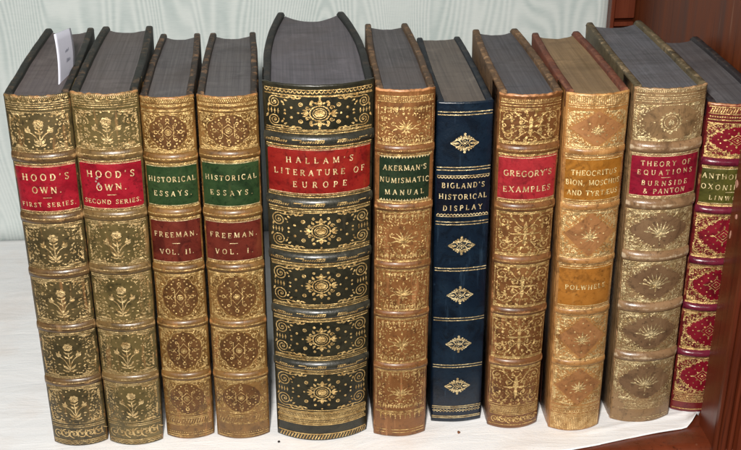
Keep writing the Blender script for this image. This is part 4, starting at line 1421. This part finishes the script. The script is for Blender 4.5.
# front stile: moulded profile, vertical
prof = [(.2370, -.0085), (.2372, -.0300), (.2378, -.0322), (.2392, -.0330), (.2398, -.0305)]
def bead(x0, x1, y, h, n=7):
    return [(x0 + (x1 - x0) * (1 - math.cos(PI * i / n)) / 2, y - h * math.sin(PI * i / n)) for i in range(n + 1)]
prof += bead(.2402, .2452, -.0310, .0026) + [(.2456, -.0300)] + bead(.2460, .2486, -.0318, .0012) + [(.2490, -.0300), (.2500, -.0350)] + [(.2560, -.0372), (.2600, -.0380), (.29, -.0380), (.29, -.0085)]
v, f = [], []
zs = [-.25 + .87 * i / 60 for i in range(61)]
for z in zs:
    for (x, y) in prof:
        jx = .00025 * mnoise.noise(Vector((z * 60, x * 300, 1)))
        v.append((x + jx, y + jx * .6, z + .02))
k = len(prof)
for r in range(60):
    for i in range(k):
        a, b_ = r * k + i, r * k + (i + 1) % k
        f.append((a, b_, b_ + k, a + k))
f.append(tuple(range(k - 1, -1, -1))); f.append(tuple(60 * k + i for i in range(k)))
st = link_mesh('front_stile', v, f, mah2, cab, False)
# chipped spots on the stile's inner edge
for (z, y, a, b_) in ((.1555, -.0105, .0016, .0022), (.1385, -.016, .0008, .0014), (.126, -.012, .0006, .0022)):
    v, f = [], []
    n = 10
    v.append((.2368, y, z + .02))
    for i in range(n):
        q = 1 + .4 * mnoise.noise(Vector((i * 1.3, z * 99, 0)))
        v.append((.23665, y + a * q * math.cos(2 * PI * i / n), z + .02 + b_ * q * math.sin(2 * PI * i / n)))
    for i in range(n): f.append((0, 1 + (i + 1) % n, 1 + i))
    m = len(v)
    v += [(.2374, yy, zz) for (xx, yy, zz) in v[1:m]]
    for i in range(n): f.append((1 + i, 1 + (i + 1) % n, m + (i + 1) % n, m + i))
    link_mesh('chipped_spot', v, f, plain('chip_wood_%d' % int(z * 1e4), srgb(178, 132, 112), .8), st, False)

# ------------------------------------------------------------------ moire silk lining behind
v, f = [], []
nx, nz = 120, 40
for i in range(nx + 1):
    for j in range(nz + 1):
        x = -.64 + (.2392 + .64) * i / nx; z = -.0005 + .6 * j / nz
        y = .2668 + .0007 * mnoise.noise(Vector((x * 9, z * 7, 0)))
        if z < .02: y -= .004 * (1 - z / .02) ** 2
        v.append((x, y, z))
m1 = nz + 1
for i in range(nx):
    for j in range(nz):
        a = i * m1 + j
        f.append((a, a + m1, a + m1 + 1, a + 1))
base = len(v)
v += [(x, y + .0012, z) for x, y, z in v]
for i in range(nx):
    for j in range(nz):
        a = base + i * m1 + j
        f.append((a, a + 1, a + m1 + 1, a + m1))
    for j in (0, nz):
        a = i * m1 + j
        f.append((a, base + a, base + a + m1, a + m1) if j == 0 else (a, a + m1, base + a + m1, base + a))
for j in range(nz):
    a = nx * m1 + j
    f.append((a, base + a, base + a + 1, a + 1)); f.append((j, j + 1, base + j + 1, base + j))
bd = link_mesh('backdrop', v, f, moire_mat(), None, True)
bd['kind'] = 'structure'

# ------------------------------------------------------------------ camera, light, world
cam_d = bpy.data.cameras.new('camera')
cam = bpy.data.objects.new('camera', cam_d)
col.objects.link(cam)
cam.location = (0, -.56, .41)
cam.rotation_euler = (math.radians(90 - 26.243), 0, math.radians(-4.385))
cam_d.sensor_width = 36
cam_d.lens = 36 * 1170 / 741
cam_d.clip_start = .01
cam_d.clip_end = 50
scene.camera = cam

fl = bpy.data.lights.new('flash', 'AREA')
fl.shape = 'DISK'; fl.size = .06; fl.energy = 7.9; fl.color = (1.0, .96, .90)
flo = bpy.data.objects.new('flash', fl); col.objects.link(flo)
flo.location = (-.045, -.57, .50)
flo.rotation_euler = (Vector((.05, 0, .08)) - flo.location).to_track_quat('-Z', 'Y').to_euler()
wl = bpy.data.lights.new('window_light', 'AREA')
wl.shape = 'RECTANGLE'; wl.size = 1.0; wl.size_y = 1.2; wl.energy = 2.2; wl.color = (.94, .97, 1.0)
wlo = bpy.data.objects.new('window_light', wl); col.objects.link(wlo)
wlo.location = (-.75, -1.4, 1.3)
wlo.rotation_euler = (Vector((0, .05, .1)) - wlo.location).to_track_quat('-Z', 'Y').to_euler()

world = bpy.data.worlds.new('World'); scene.world = world
world.use_nodes = True
bg = world.node_tree.nodes['Background']
bg.inputs['Color'].default_value = (.88, .94, 1.0, 1)
bg.inputs['Strength'].default_value = .065

vs = scene.view_settings
vs.view_transform = 'Standard'; vs.look = 'None'; vs.exposure = 0; vs.gamma = 1; vs.use_curve_mapping = False
